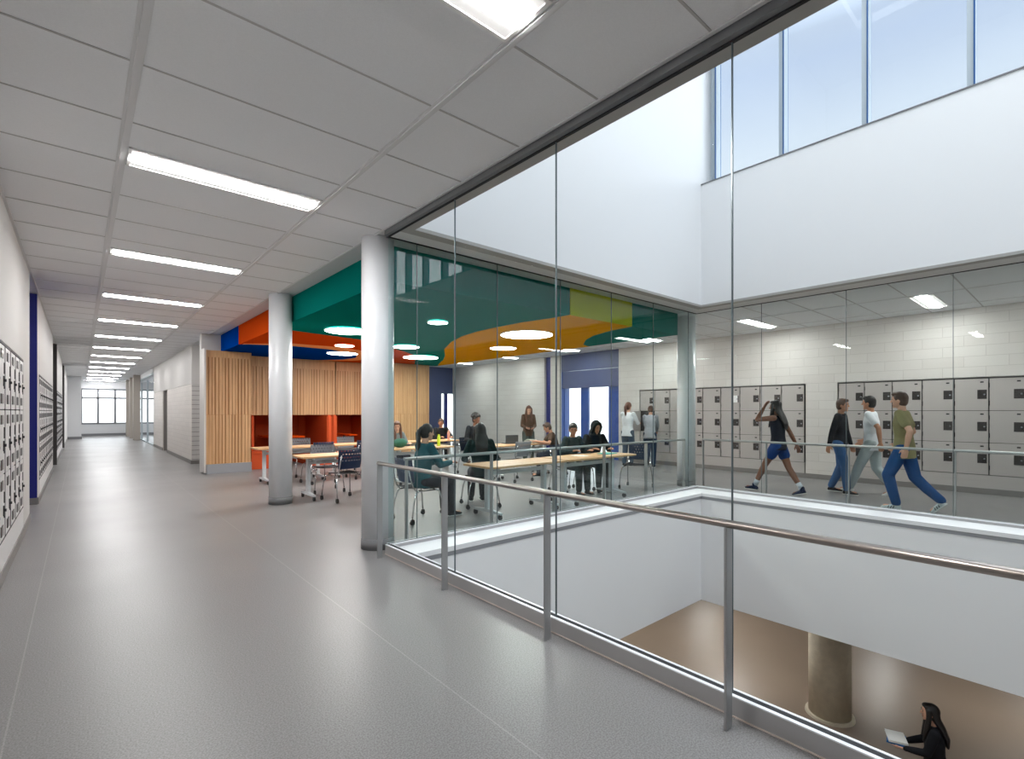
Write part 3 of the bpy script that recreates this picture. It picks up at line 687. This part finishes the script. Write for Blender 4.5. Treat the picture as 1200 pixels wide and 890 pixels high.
o = build('paper_sheet', boxes((-.10, .10, -.14, .14, 0, .003)), M['paper'], loc=(6.65, 5.85, .77), rotz=.3); tag(o, 'white sheet of paper in front of the boy in the dark shirt', 'paper')
for i, (c, dz, l) in enumerate((((74, 106, 96), 0, 'green book at the bottom of the stack on the far table'), ((210, 206, 196), .03, 'cream book in the middle of the stack on the far table'), ((140, 150, 140), .058, 'grey-green book on top of the stack on the far table'))):
    e = empty('book', (8.47, 9.05, .77 + dz), .2 + .25 * i); tag(e, l, 'book', 'books stacked on the far table')
    build('cover', boxes((-.16, .16, -.12, -.117 + .237, 0, .003), (-.16, .16, -.12, .12, .025, .028), (-.16, -.157, -.12, .12, 0, .028)), mat('book_cover_%d' % i, c, .6), e)
    build('page_block', boxes((-.155, .155, -.115, .115, .003, .025)), M['paper'], e)
bm = bmesh.new(); ell(bm, (0, 0, .10), (.17, .10, .10)); 
o = build('pouch', bm, mat('green_pouch', (24, 92, 72), .7), loc=(5.22, 9.72, .77), smooth=True); tag(o, 'dark green pouch on the table in front of the red-haired girl', 'bag')
o = build('laptop', boxes((-.17, .17, -.12, .12, 0, .018), (-.17, .17, .11, .125, .018, .21), bev=.003), mat('dark_laptop', (60, 62, 66), .4), loc=(7.9, 9.2, .77), rotz=2.9); tag(o, 'open dark laptop in front of the boy in the dark jacket', 'laptop')
# ================================================================== PEOPLE
SKIN = {'light': mat('skin_light', (214, 164, 138), .55), 'tan': mat('skin_tan', (186, 132, 102), .55), 'brown': mat('skin_brown', (128, 84, 62), .55)}
def cloth(name, rgb): return mat('cloth_' + name, rgb, .85, noise=.12, nscale=14, spec=.2)
HAIRM = {'black': mat('hair_black', (26, 21, 20), .5), 'brown': mat('hair_brown', (74, 48, 34), .5), 'auburn': mat('hair_auburn', (98, 56, 38), .5), 'chestnut': mat('hair_chestnut', (96, 58, 38), .5)}
EYEW, LIP = mat('eye_dark', (30, 24, 22), .3), mat('lips', (150, 84, 76), .5)
X3, Z3 = Vector((1, 0, 0)), Vector((0, 0, 1))

def remeshed(name, bm, m, voxel, parent, smooth_it=3):
    me = bpy.data.meshes.new('tmp'); bmesh.ops.recalc_face_normals(bm, faces=bm.faces); bm.to_mesh(me); bm.free()
    o = bpy.data.objects.new('tmp', me); COL.objects.link(o)
    r = o.modifiers.new('r', 'REMESH'); r.mode = 'VOXEL'; r.voxel_size = voxel; r.use_smooth_shade = True
    s = o.modifiers.new('s', 'SMOOTH'); s.iterations = smooth_it; s.factor = .5
    dg = bpy.context.evaluated_depsgraph_get(); ev = o.evaluated_get(dg); nm = bpy.data.meshes.new_from_object(ev)
    bpy.data.objects.remove(o); bpy.data.meshes.remove(me)
    nm.name = name; nm.materials.clear(); nm.materials.append(m)
    for p in nm.polygons: p.use_smooth = True
    return link(bpy.data.objects.new(name, nm), parent)
def limb(bm, pts, rs, n=14):
    """tapered limb, ends rounded by spheres at every joint"""
    pts = [Vector(p) for p in pts]
    for i in range(len(pts) - 1):
        if (pts[i + 1] - pts[i]).length > 1e-4: cyl(bm, pts[i], pts[i + 1], rs[i], rs[i + 1], n)
    for p, r in zip(pts, rs): ell(bm, p, (r, r, r), seg=n, rings=8)
def ik(a, t, l1, l2, pole):
    a, t, pole = Vector(a), Vector(t), Vector(pole)
    d = t - a; L = min(d.length, (l1 + l2) * .999); dn = d.normalized(); t = a + dn * L
    x = (l1 * l1 - l2 * l2 + L * L) / (2 * L); hgt = math.sqrt(max(0, l1 * l1 - x * x))
    pn = (pole - dn * pole.dot(dn)).normalized()
    return a + dn * x + pn * hgt, t
def hand(bm, wrist, d, palm, s, curl=.5, side=1):
    """palm, four unequal bent fingers and a thumb off the side of the palm; d = pointing direction, palm = direction the palm faces"""
    d = d.normalized(); palm = (palm - d * palm.dot(d)).normalized(); w = d.cross(palm).normalized() * side
    loft(bm, [(wrist, .026 * s, .018 * s, w, palm), (wrist + d * .03 * s, .036 * s, .017 * s, w, palm), (wrist + d * .085 * s, .042 * s, .014 * s, w, palm)], 12)
    for i, (off, l) in enumerate(((-.030, .066), (-.010, .076), (.010, .070), (.029, .055))):
        p = wrist + d * .083 * s + w * off * s
        d1 = (d + palm * curl * .5 + w * off * 2).normalized(); q = p + d1 * l * .45 * s
        d2 = (d + palm * curl * 1.3).normalized(); r = q + d2 * l * .32 * s
        d3 = (d * .7 + palm * curl * 1.9).normalized(); t = r + d3 * l * .26 * s
        limb(bm, [p, q, r, t], [.0095 * s, .009 * s, .0082 * s, .007 * s], 8)
    p = wrist + d * .025 * s - w * .026 * s; q = p + (d * .7 - w * .75 + palm * .25).normalized() * .038 * s; r = q + (d * .95 - w * .2 + palm * .35).normalized() * .032 * s
    limb(bm, [p, q, r], [.012 * s, .0105 * s, .0085 * s], 8)

def person(label, x, y, heading, H=1.7, pose='stand', lean=0., hips=None, wl=None, wr=None, al=None, ar=None, knee=(0, 1, 0), kneel=None, kneer=None,
           skin='light', top=('shirt', (60, 60, 60)), sleeve='long', bottom=('trousers', (50, 60, 90)), blen='long', shoes=(30, 30, 34), hair='short', hcol='black',
           headyaw=0., headpitch=0., build_w=1.0, z=0., palml=None, palmr=None, curl=.5, toes=None, polel=None, shorts=False, hem=.0, group=None, sole=(225, 225, 222), socks=None):
    s = H / 1.7
    e = empty('person', (x, y, z), heading - PI / 2)
    tag(e, label, 'person', group)
    if pose == 'sit': hp = Vector((0, 0, .56)) if hips is None else Vector(hips)
    else: hp = Vector((0, 0, .93 * s)) if hips is None else Vector(hips)
    L = Matrix.Rotation(-lean, 3, 'X')
    up = L @ Z3; fr = L @ Vector((0, 1, 0))
    waist = hp + up * .14 * s; chest = hp + up * .34 * s; sh = hp + up * .47 * s; nb = hp + up * .50 * s; 
    HY = Matrix.Rotation(headyaw, 3, 'Z') @ Matrix.Rotation(-headpitch - lean * .5, 3, 'X')
    nk = nb + up * .05 * s; hc = nk + (HY @ Vector((0, .028, .115))) * s
    sw = .156 * s * build_w; shl, shr = sh + Vector((-sw, 0, 0)), sh + Vector((sw, 0, 0))
    la, lf, lt, ls = .285 * s, .25 * s, .42 * s, .42 * s
    hw = .09 * s; hl, hr = hp + Vector((-hw, 0, -.02 * s)), hp + Vector((hw, 0, -.02 * s))
    if al is None: al = (-hw - .01, .43 * s if pose == 'sit' else .0, .085)
    if ar is None: ar = (hw + .01, .43 * s if pose == 'sit' else .0, .085)
    kl, al = ik(hl, al, lt, ls, kneel or knee); kr, ar = ik(hr, ar, lt, ls, kneer or knee)
    if wl is None: wl = (-sw - .06, .05, sh.z - .52 * s)
    if wr is None: wr = (sw + .06, .05, sh.z - .52 * s)
    ell_, wl = ik(shl, wl, la, lf, polel or (-.5, -.8, -.5)); elr, wr = ik(shr, wr, la, lf, (.5, -.8, -.5))
    # ---- body
    bm = bmesh.new()
    loft(bm, [(hp - up * .07 * s, .10 * s, .085 * s, X3, fr), (hp, .150 * s, .105 * s, X3, fr), (waist, .118 * s, .085 * s, X3, fr), (chest, .145 * s * build_w, .098 * s, X3, fr), (sh - up * .02 * s, 0.132 * s * build_w, .078 * s, X3, fr), (nb, .07 * s, .055 * s, X3, fr)], 20)
    limb(bm, [nb - up * .02 * s, nk + up * .03 * s], [.052 * s, .047 * s])
    R = HY
    ell(bm, hc + R @ Vector((0, 0, .012)) * s, (.071 * s, .088 * s, .098 * s), R, 24, 16)          # skull
    ell(bm, hc + R @ Vector((0, .018, -.055)) * s, (.052 * s, .062 * s, .058 * s), R, 18, 12)      # jaw
    ell(bm, hc + R @ Vector((0, .064, -.095)) * s, (.02 * s, .018 * s, .016 * s), R)               # chin
    limb(bm, [hc + R @ Vector((0, .084, .012)) * s, hc + R @ Vector((0, .098, -.022)) * s], [.008 * s, .012 * s], 10)  # nose
    for k in (-1, 1): ell(bm, hc + R @ Vector((k * .073, -.005, -.012)) * s, (.010 * s, .020 * s, .032 * s), R, 10, 8)   # ears
    for a, b, c_, pm, sd in ((shl, ell_, wl, palml, 1), (shr, elr, wr, palmr, -1)):
        limb(bm, [a, a.lerp(b, .5), b, b.lerp(c_, .35), c_], [.052 * s, .046 * s, .037 * s, .038 * s, .025 * s])
        d = (c_ - b).normalized(); pv = Vector(pm) if pm else Vector((-sd * -1.0 if False else (1.0 if sd == 1 else -1.0), .2, -.1))
        hand(bm, c_, d, pv, s, curl, sd)
    for a, b, c_ in ((hl, kl, al), (hr, kr, ar)):
        limb(bm, [a, a.lerp(b, .5), b, b.lerp(c_, .3), c_], [.083 * s, .072 * s, .052 * s, .053 * s, .035 * s])
    tl, tr = (Vector(toes[0]) if toes else Vector((0, 1, 0))), (Vector(toes[1]) if toes else Vector((0, 1, 0)))
    for a, t in ((al, tl), (ar, tr)):
        f = a + Vector((0, 0, -.045)); limb(bm, [f - t * .02, f + t * .13 * s], [.034 * s, .026 * s])
    remeshed('body', bm, SKIN[skin], .0075, e, 2)
    # ---- shirt
    g = .016
    bm = bmesh.new()
    bot = hp - up * (.10 + hem) * s
    loft(bm, [(bot, .168 * s, .128 * s, X3, fr), (hp + up * .02 * s, .165 * s, .125 * s, X3, fr), (waist, .142 * s, .108 * s, X3, fr), (chest, (.150 * build_w + g) * s, .116 * s, X3, fr), (sh - up * .01 * s, .138 * s * build_w, .088 * s, X3, fr), (nb + up * .012 * s, .075 * s, .066 * s, X3, fr)], 22)
    for a, b, c_ in ((shl, ell_, wl), (shr, elr, wr)):
        if sleeve == 'long': limb(bm, [a, a.lerp(b, .5), b, b.lerp(c_, .4), c_.lerp(b, .03)], [.060 * s, .058 * s, .050 * s, .047 * s, .036 * s])
        elif sleeve == 'short': limb(bm, [a, a.lerp(b, .62)], [.061 * s, .062 * s])
        else: ell(bm, a, (.05 * s,) * 3)
    remeshed(top[0], bm, cloth(top[0] + '_%d_%d_%d' % top[1], top[1]), .012, e, 2)
    # ---- legs
    bm = bmesh.new()
    loft(bm, [(hp - up * .10 * s, .13 * s, .11 * s, X3, fr), (hp + up * .03 * s, .157 * s, .118 * s, X3, fr)], 20)
    for a, b, c_ in ((hl, kl, al), (hr, kr, ar)):
        if blen == 'long': limb(bm, [a, a.lerp(b, .5), b, b.lerp(c_, .5), c_ + Vector((0, 0, .025))], [.095 * s, .090 * s, .076 * s, .068 * s, .058 * s])
        else: limb(bm, [a, a.lerp(b, .45)], [.098 * s, .096 * s])
    remeshed(bottom[0], bm, cloth(bottom[0] + '_%d_%d_%d' % bottom[1], bottom[1]), .012, e, 2)
    # ---- shoes
    for a, t in ((al, tl), (ar, tr)):
        t = t.normalized(); sd = t.cross(Z3).normalized(); upf = sd.cross(t).normalized(); b0 = a + Vector((0, 0, -.045))
        bm = bmesh.new()
        loft(bm, [(b0 - t * .055 * s - upf * .005, .026 * s, .030 * s, sd, upf), (b0 - t * .03 * s, .036 * s, .040 * s, sd, upf), (b0 + t * .06 * s - upf * .004, .042 * s, .036 * s, sd, upf), (b0 + t * .13 * s - upf * .014, .040 * s, .024 * s, sd, upf), (b0 + t * .17 * s - upf * .018, .022 * s, .014 * s, sd, upf)], 14)
        limb(bm, [b0, a + Vector((0, 0, .02))], [.04 * s, .043 * s], 12)
        o = build('shoe', bm, cloth('shoe_%d_%d_%d' % shoes, shoes), e, smooth=True)
        bm = bmesh.new(); q = b0 - upf * .032
        loft(bm, [(q - t * .062 * s, .028 * s, .009, sd, upf), (q - t * .02 * s, .040 * s, .010, sd, upf), (q + t * .07 * s, .046 * s, .010, sd, upf), (q + t * .14 * s, .042 * s, .010, sd, upf), (q + t * .178 * s, .024 * s, .009, sd, upf)], 12)
        build('sole', bm, cloth('sole_%d_%d_%d' % sole, sole), o, smooth=True)
        if socks:
            bm = bmesh.new(); ax = ((kl if a is al else kr) - a).normalized(); limb(bm, [a + ax * .03, a + ax * .12], [.043 * s, .045 * s]); build('sock', bm, cloth('sock', socks), e, smooth=True)
        if label.startswith('walker in an olive'):
            for k in (0, 1, 2):
                for q_ in (-1, 1):
                    bm = bmesh.new(); c0 = b0 + t * (.015 + .03 * k) * s + sd * q_ * .0415 * s
                    tube(bm, [c0 + upf * .018, c0 - upf * .02 + t * .012], .005, 6); build('stripe', bm, cloth('shoe_30_30_34', (30, 30, 34)), o)
    # ---- face details
    if not False:
        for k in (-1, 1):
            bm = bmesh.new(); ell(bm, hc + R @ Vector((k * .030, .078, .014)) * s, (.012 * s, .008 * s, .006 * s), R, 10, 6); build('eye', bm, EYEW, e, smooth=True)
            bm = bmesh.new(); limb(bm, [hc + R @ Vector((k * .016, .087, .033)) * s, hc + R @ Vector((k * .043, .076, .036)) * s], [.004 * s, .003 * s], 6); build('eyebrow', bm, HAIRM[hcol], e, smooth=True)
        bm = bmesh.new(); ell(bm, hc + R @ Vector((0, .079, -.058)) * s, (.022 * s, .007 * s, .007 * s), R, 10, 6); build('mouth', bm, LIP, e, smooth=True)
    # ---- hair
    bm = bmesh.new()
    ell(bm, hc + R @ Vector((0, -.018, .030)) * s, (.083 * s, .092 * s, .100 * s), R, 24, 16)
    ell(bm, hc + R @ Vector((0, -.040, -.01)) * s, (.076 * s, .066 * s, .085 * s), R, 20, 14)
    if hair in ('short', 'curly'):
        ell(bm, hc + R @ Vector((0, .035, .088)) * s, (.064 * s, .056 * s, .036 * s), R)
        if hair == 'curly':
            rnd = random.Random(5)
            for k in range(46):
                a = rnd.uniform(0, 2 * PI); b = rnd.uniform(.1, 1.3)
                ell(bm, hc + R @ Vector((.095 * math.cos(a) * math.cos(b), -.025 + .10 * math.sin(a) * math.cos(b), .045 + .10 * math.sin(b))) * s, (.026 * s,) * 3, R, 8, 6)
    if hair == 'bun':
        ell(bm, hc + R @ Vector((0, -.10, .10)) * s, (.05 * s, .05 * s, .05 * s), R)
        ell(bm, hc + R @ Vector((0, .035, .080)) * s, (.062 * s, .05 * s, .03 * s), R)
    if hair == 'ponytail' :
        limb(bm, [hc + R @ Vector((0, -.10, .05)) * s, hc + R @ Vector((0, -.15, -.02)) * s, hc + R @ Vector((0, -.13, -.18)) * s, hc + R @ Vector((0, -.12, -.27)) * s], [.034 * s, .036 * s, .030 * s, .010 * s])
    if hair in ('long', 'longfront'):
        bk = -fr
        loft(bm, [(hc + R @ Vector((0, -.035, .03)) * s, .080 * s, .066 * s, X3, fr), (hc + R @ Vector((0, -.055, -.06)) * s, .088 * s, .058 * s, X3, fr), (nb + bk * .085 * s + up * .0, .105 * s, .045 * s, X3, fr), (chest + bk * .135 * s + up * .03 * s, .100 * s, .032 * s, X3, fr), (chest + bk * .135 * s - up * .08 * s, .065 * s, .020 * s, X3, fr)], 18)
        for k in (-1, 1):
            q = sh + up * .01 * s + Vector((k * .075 * s, 0, 0)) + fr * .07 * s
            pts = [hc + R @ Vector((k * .070, .02, .05)) * s, hc + R @ Vector((k * .080, .02, -.05)) * s, q, q - up * .17 * s + fr * .05 * s]
            limb(bm, pts, [.026 * s, .030 * s, .034 * s, .012 * s])
        ell(bm, hc + R @ Vector((0, .02, .088)) * s, (.068 * s, .066 * s, .030 * s), R)
    if hair == 'hood':
        bm.free(); bm = bmesh.new()
        ell(bm, hc + R @ Vector((0, -.028, .020)) * s, (.100 * s, .105 * s, .124 * s), R, 24, 16)
        loft(bm, [(hc + R @ Vector((0, -.03, -.03)) * s, .096 * s, .085 * s, X3, fr), (nb + up * .0, .13 * s, .098 * s, X3, fr), (sh - up * .01, .14 * s, .10 * s, X3, fr)], 20)
        limb(bm, [hc + R @ Vector((-.085, .03, -.07)) * s, hc + R @ Vector((-.088, .045, .03)) * s, hc + R @ Vector((-.05, .05, .105)) * s, hc + R @ Vector((0, .05, .125)) * s, hc + R @ Vector((.05, .05, .105)) * s, hc + R @ Vector((.088, .045, .03)) * s, hc + R @ Vector((.085, .03, -.07)) * s], [.018 * s] * 7)
        remeshed('hood', bm, cloth(top[0] + '_%d_%d_%d' % top[1], top[1]), .010, e, 2)
    else:
        remeshed('hair', bm, HAIRM[hcol], .008, e, 2)
    J = dict(root=e, wl=wl, wr=wr, hc=hc)
    return J
def seat_for(x, y, rz, label, grey=False): place_chair(x, y, rz, label, grey)
# heading: angle of the facing direction from +x
D2R = PI / 180
# seated students
seat_for(3.66, 6.28, -PI / 2 + .05, 'chair on casters under the girl in the teal hoodie')
person('person in a teal hoodie seated in profile at the tables by the glass', 3.72, 6.28, 0.0, 1.76, 'sit', lean=.10, wl=(-.10, .40, .80), wr=(.12, .42, .80), palml=(0, 0, -1), palmr=(0, 0, -1), skin='light',
       top=('hoodie', (42, 92, 100)), bottom=('trousers', (38, 38, 44)), hair='ponytail', hcol='black', shoes=(36, 36, 40), headpitch=.05)
seat_for(4.98, 6.55, 1.15, 'chair on casters under the person with long dark hair seen from behind')
person('person with long dark hair and dark green jacket seated with back to the glass', 5.0, 6.55, 62 * D2R, 1.74, 'sit', lean=.12, wl=(-.20, .30, .72), wr=(.20, .30, .72), palml=(0, 0, -1), palmr=(0, 0, -1), skin='tan',
       top=('jacket', (20, 44, 44)), bottom=('trousers', (30, 32, 38)), hair='long', hcol='black', build_w=1.05)
seat_for(7.40, 10.05, PI, 'chair under the boy in the dark jacket behind the books')
person('person with curly hair in a dark jacket behind the table, the tallest seated figure', 7.40, 10.0, -100 * D2R, 1.85, 'sit', hips=(0, 0, .64), lean=.15, wl=(-.22, .40, .82), wr=(.22, .42, .82), palml=(0, 0, -1), palmr=(0, 0, -1), skin='brown',
       top=('jacket', (30, 30, 36)), bottom=('trousers', (36, 38, 44)), hair='curly', hcol='black', headyaw=.3)
seat_for(7.95, 12.42, PI, 'chair under the boy in black behind the pink bottle')
person('person with short hair in a black jumper behind the pink bottle', 7.95, 12.38, -110 * D2R, 1.70, 'sit', hips=(0, 0, .58), lean=.2, wl=(-.25, .36, .82), wr=(.10, .40, .82), palml=(0, 0, -1), palmr=(0, 0, -1), skin='tan',
       top=('jumper', (26, 24, 28)), bottom=('trousers', (40, 40, 46)), hair='short', hcol='brown', headyaw=-.2, headpitch=.15)
seat_for(5.50, 10.55, PI, 'chair under the girl with the grey sweater')
person('person with long auburn hair in a grey sweater, beside the white column edge', 5.48, 10.5, -85 * D2R, 1.72, 'sit', lean=.22, wl=(-.14, .42, .82), wr=(.22, .40, .82), palml=(0, 0, -1), palmr=(0, 0, -1), skin='light',
       top=('sweater', (128, 136, 140)), bottom=('trousers', (50, 54, 66)), hair='long', hcol='auburn', headyaw=-.5, headpitch=.2)
seat_for(8.62, 8.35, .7, 'chair under the person leaning over the stack of books')
person('person in an orange-brown top seated and reaching over the stack of books', 8.62, 8.32, 140 * D2R, 1.66, 'sit', lean=.28, wl=(-.30, .45, .84), wr=(.02, .52, .84), palml=(0, 0, -1), palmr=(0, 0, -1), skin='tan',
       top=('top', (74, 56, 44)), sleeve='short', bottom=('trousers', (44, 46, 56)), hair='short', hcol='brown', headpitch=.3)
seat_for(7.14, 6.58, PI - .1, 'chair under the boy in the dark green shirt')
person('person in a dark green shirt looking down at the table beside the hooded student', 7.14, 6.56, -100 * D2R, 1.72, 'sit', lean=.22, wl=(-.18, .40, .82), wr=(.20, .38, .82), palml=(0, 0, -1), palmr=(0, 0, -1), skin='tan',
       top=('shirt', (32, 48, 50)), bottom=('trousers', (58, 66, 68)), hair='short', hcol='black', headyaw=-.55, headpitch=.2, shoes=(60, 60, 60))
seat_for(7.84, 6.58, PI + .05, 'chair under the student in the black hood')
person('person in a black hooded top seated facing the glass screen', 7.84, 6.56, -112 * D2R, 1.76, 'sit', lean=.16, wl=(-.20, .38, .82), wr=(.20, .38, .82), palml=(0, 0, -1), palmr=(0, 0, -1), skin='tan',
       top=('hoodie', (16, 22, 26)), bottom=('trousers', (66, 72, 72)), hair='hood', hcol='black', headyaw=0, headpitch=.25, build_w=1.12, shoes=(70, 68, 66))
# standing
J = person('person with long wavy brown hair standing behind the tables, looking down at a tablet', 9.9, 10.7, -122 * D2R, 1.72, lean=.03, wl=(-.09, .30, 1.08), wr=(.11, .30, 1.08), palml=(.6, 0, .8), palmr=(-.6, 0, .8), skin='light',
       top=('cardigan', (88, 66, 52)), bottom=('trousers', (70, 76, 72)), hair='long', hcol='chestnut', headpitch=.35, curl=.7, build_w=.92)
o = build('tablet', boxes((-.11, .11, -.08, .08, 0, .008), bev=.003), M['blackp'], loc=(9.9 - .20, 10.7 - .345, 1.10), rotz=-122 * D2R + PI / 2); tag(o, 'dark tablet held by the standing person with wavy hair', 'tablet')
person('person in a white long-sleeved top at the open locker, auburn hair', 11.75, 8.55, 10 * D2R, 1.80, lean=.05, wl=(-.10, .44, 1.30), wr=(.16, .40, 1.22), palml=(0, 0, -1), palmr=(0, 0, -1), skin='light',
       top=('blouse', (226, 228, 232)), bottom=('jeans', (70, 84, 100)), hair='ponytail', hcol='auburn', headyaw=-.2, hem=.03)
person('person in a grey jumper bending to the lockers beside the white column', 11.95, 7.95, 25 * D2R, 1.72, lean=.22, wl=(-.08, .50, 1.12), wr=(.12, .42, 1.00), palml=(0, 0, -1), palmr=(0, 0, -1), skin='tan',
       top=('jumper', (150, 152, 158)), bottom=('jeans', (46, 58, 78)), hair='short', hcol='brown', headpitch=.2, hem=.05)
# walkers in the far corridor
person('walker in a dark sleeveless top and blue shorts with a hand raised to the face', 9.97, 3.82, 90 * D2R, 1.80, lean=.04, al=(-.08, .42, .085), ar=(.08, -.38, .11), hips=(0, 0, .93), wl=(-.06, .24, 1.62), wr=(.26, -.22, .92), palml=(.2, -.8, .3), polel=(-.5, .3, -1), skin='brown',
       top=('tank_top', (28, 30, 42)), sleeve='none', bottom=('shorts', (24, 58, 118)), blen='short', hair='long', hcol='black', shoes=(22, 34, 62), socks=(200, 206, 214), toes=((0, 1, .05), (0, .96, -.28)))
person('walker in a black jacket and blue jeans seen from the side between the lockers', 10.9, 3.08, -90 * D2R, 1.78, lean=.04, al=(-.08, -.16, .10), ar=(.08, .14, .085), hips=(0, 0, .97), wl=(-.25, .12, .92), wr=(.25, -.1, .92), skin='tan',
       top=('jacket', (26, 28, 34)), bottom=('jeans', (56, 92, 138)), hair='short', hcol='brown', shoes=(36, 34, 38))
person('walker in a white T-shirt and pale trousers beside the one in the olive shirt', 11.15, 2.62, 90 * D2R, 1.86, lean=.04, al=(-.08, .34, .085), ar=(.08, -.30, .12), hips=(0, 0, .98), wl=(-.25, -.18, .98), wr=(.25, .2, 1.0), skin='tan',
       top=('t_shirt', (224, 226, 230)), sleeve='short', bottom=('trousers', (176, 184, 184)), hair='short', hcol='black', shoes=(232, 230, 226), hem=.04, toes=((0, 1, .1), (0, .92, -.35)))
person('walker in an olive shirt and blue jeans, nearest to the right glass screen', 9.83, 1.92, 90 * D2R, 1.89, lean=.05, al=(-.08, .06, .085), ar=(.08, -.46, .17), hips=(0, -.03, .99), wl=(-.26, -.10, .98), wr=(.27, .1, 1.02), skin='light',
       top=('shirt', (142, 134, 96)), sleeve='short', bottom=('jeans', (36, 76, 128)), hair='short', hcol='brown', shoes=(206, 214, 216), hem=.06, toes=((0, 1, 0), (0, .7, -.7)), build_w=1.1)
# lower storey
person('person in black on the lower floor carrying blue and white books', 8.86, 1.36, 105 * D2R, 1.74, lean=.05, z=-4.2, al=(-.08, .26, .085), ar=(.08, -.26, .11), hips=(0, 0, .92), wl=(-.10, .34, 1.06), wr=(.14, .32, 1.04), palml=(.3, 0, 1), palmr=(-.3, 0, 1), skin='light',
       top=('jumper', (22, 22, 26)), bottom=('trousers', (26, 26, 30)), hair='long', hcol='black')
for i, (c_, l) in enumerate((((36, 96, 150), 'blue book carried by the person on the lower floor'), ((214, 212, 206), 'white book lying on the blue one carried on the lower floor'))):
    e = empty('book', (8.78, 1.78, -4.2 + 1.07 + .028 * i), .2 + .2 * i); tag(e, l, 'book')
    build('cover', boxes((-.14, .14, -.11, .11, 0, .003), (-.14, .14, -.11, .11, .023, .026), (-.14, -.137, -.11, .11, 0, .026)), mat('carried_book_%d' % i, c_, .6), e)
    build('page_block', boxes((-.135, .135, -.105, .105, .003, .023)), M['paper'], e)
# ================================================================== DAYLIGHT
wd = bpy.data.worlds.new('sky'); S.world = wd; wd.use_nodes = True
nt = wd.node_tree; bg = nt.nodes['Background']
tc = nt.nodes.new('ShaderNodeTexCoord'); sp = nt.nodes.new('ShaderNodeSeparateXYZ'); nt.links.new(tc.outputs['Generated'], sp.inputs[0])
cr = nt.nodes.new('ShaderNodeValToRGB'); nt.links.new(sp.outputs[2], cr.inputs[0])
el = cr.color_ramp.elements
el[0].position = 0.0; el[0].color = (1, 1, 1, 1); el[1].position = 1.0; el[1].color = (.93, .96, 1, 1)
for p, c in ((.33, (.95, .98, 1)), (.42, (.82, .90, 1)), (.52, (.68, .79, 1)), (.66, (.85, .92, 1))):
    q = el.new(p); q.color = (*c, 1)
sr = nt.nodes.new('ShaderNodeValToRGB'); nt.links.new(sp.outputs[2], sr.inputs[0])
e2 = sr.color_ramp.elements
def g(v): return (v / 10,) * 3 + (1,)
e2[0].position = 0.0; e2[0].color = g(1.2); e2[1].position = 1.0; e2[1].color = g(4.2)
for p, v in ((.05, 1.6), (.20, 3.0), (.30, 3.0), (.37, .52), (.55, .46), (.68, 1.6), (.82, 3.4)):
    q = e2.new(p); q.color = g(v)
ml = nt.nodes.new('ShaderNodeMath'); ml.operation = 'MULTIPLY'; ml.inputs[1].default_value = 10; nt.links.new(sr.outputs[0], ml.inputs[0])
nt.links.new(cr.outputs[0], bg.inputs[0]); nt.links.new(ml.outputs[0], bg.inputs[1])
def portal(loc, rot, sx, sy):
    l = bpy.data.lights.new('daylight_portal', 'AREA'); l.shape = 'RECTANGLE'; l.size = sx; l.size_y = sy; l.cycles.is_portal = True
    o = bpy.data.objects.new('daylight_portal', l); COL.objects.link(o); o.location = loc; o.rotation_euler = rot
portal((6.75, -1.3, VZ + .1), (0, 0, 0), 4.3, 9.4)
portal((9.2, -1.3, 7.7), (0, PI / 2, 0), 4.0, 11.6)
portal((3.8, YE + .2, 1.9), (-PI / 2, 0, 0), 7.6, 2.3)
# ------------------------------------------------------------------ render look
vs = S.view_settings; S.display_settings.display_device = 'sRGB'
vs.view_transform = 'Standard'; vs.look = 'None'; vs.exposure = 0.97; vs.gamma = 1.0; vs.use_curve_mapping = False
c = S.cycles
c.max_bounces = 10; c.diffuse_bounces = 5; c.glossy_bounces = 5; c.transmission_bounces = 6; c.transparent_max_bounces = 24
c.use_denoising = True; c.sample_clamp_indirect = 6; c.caustics_reflective = False; c.caustics_refractive = False
c.use_light_tree = True
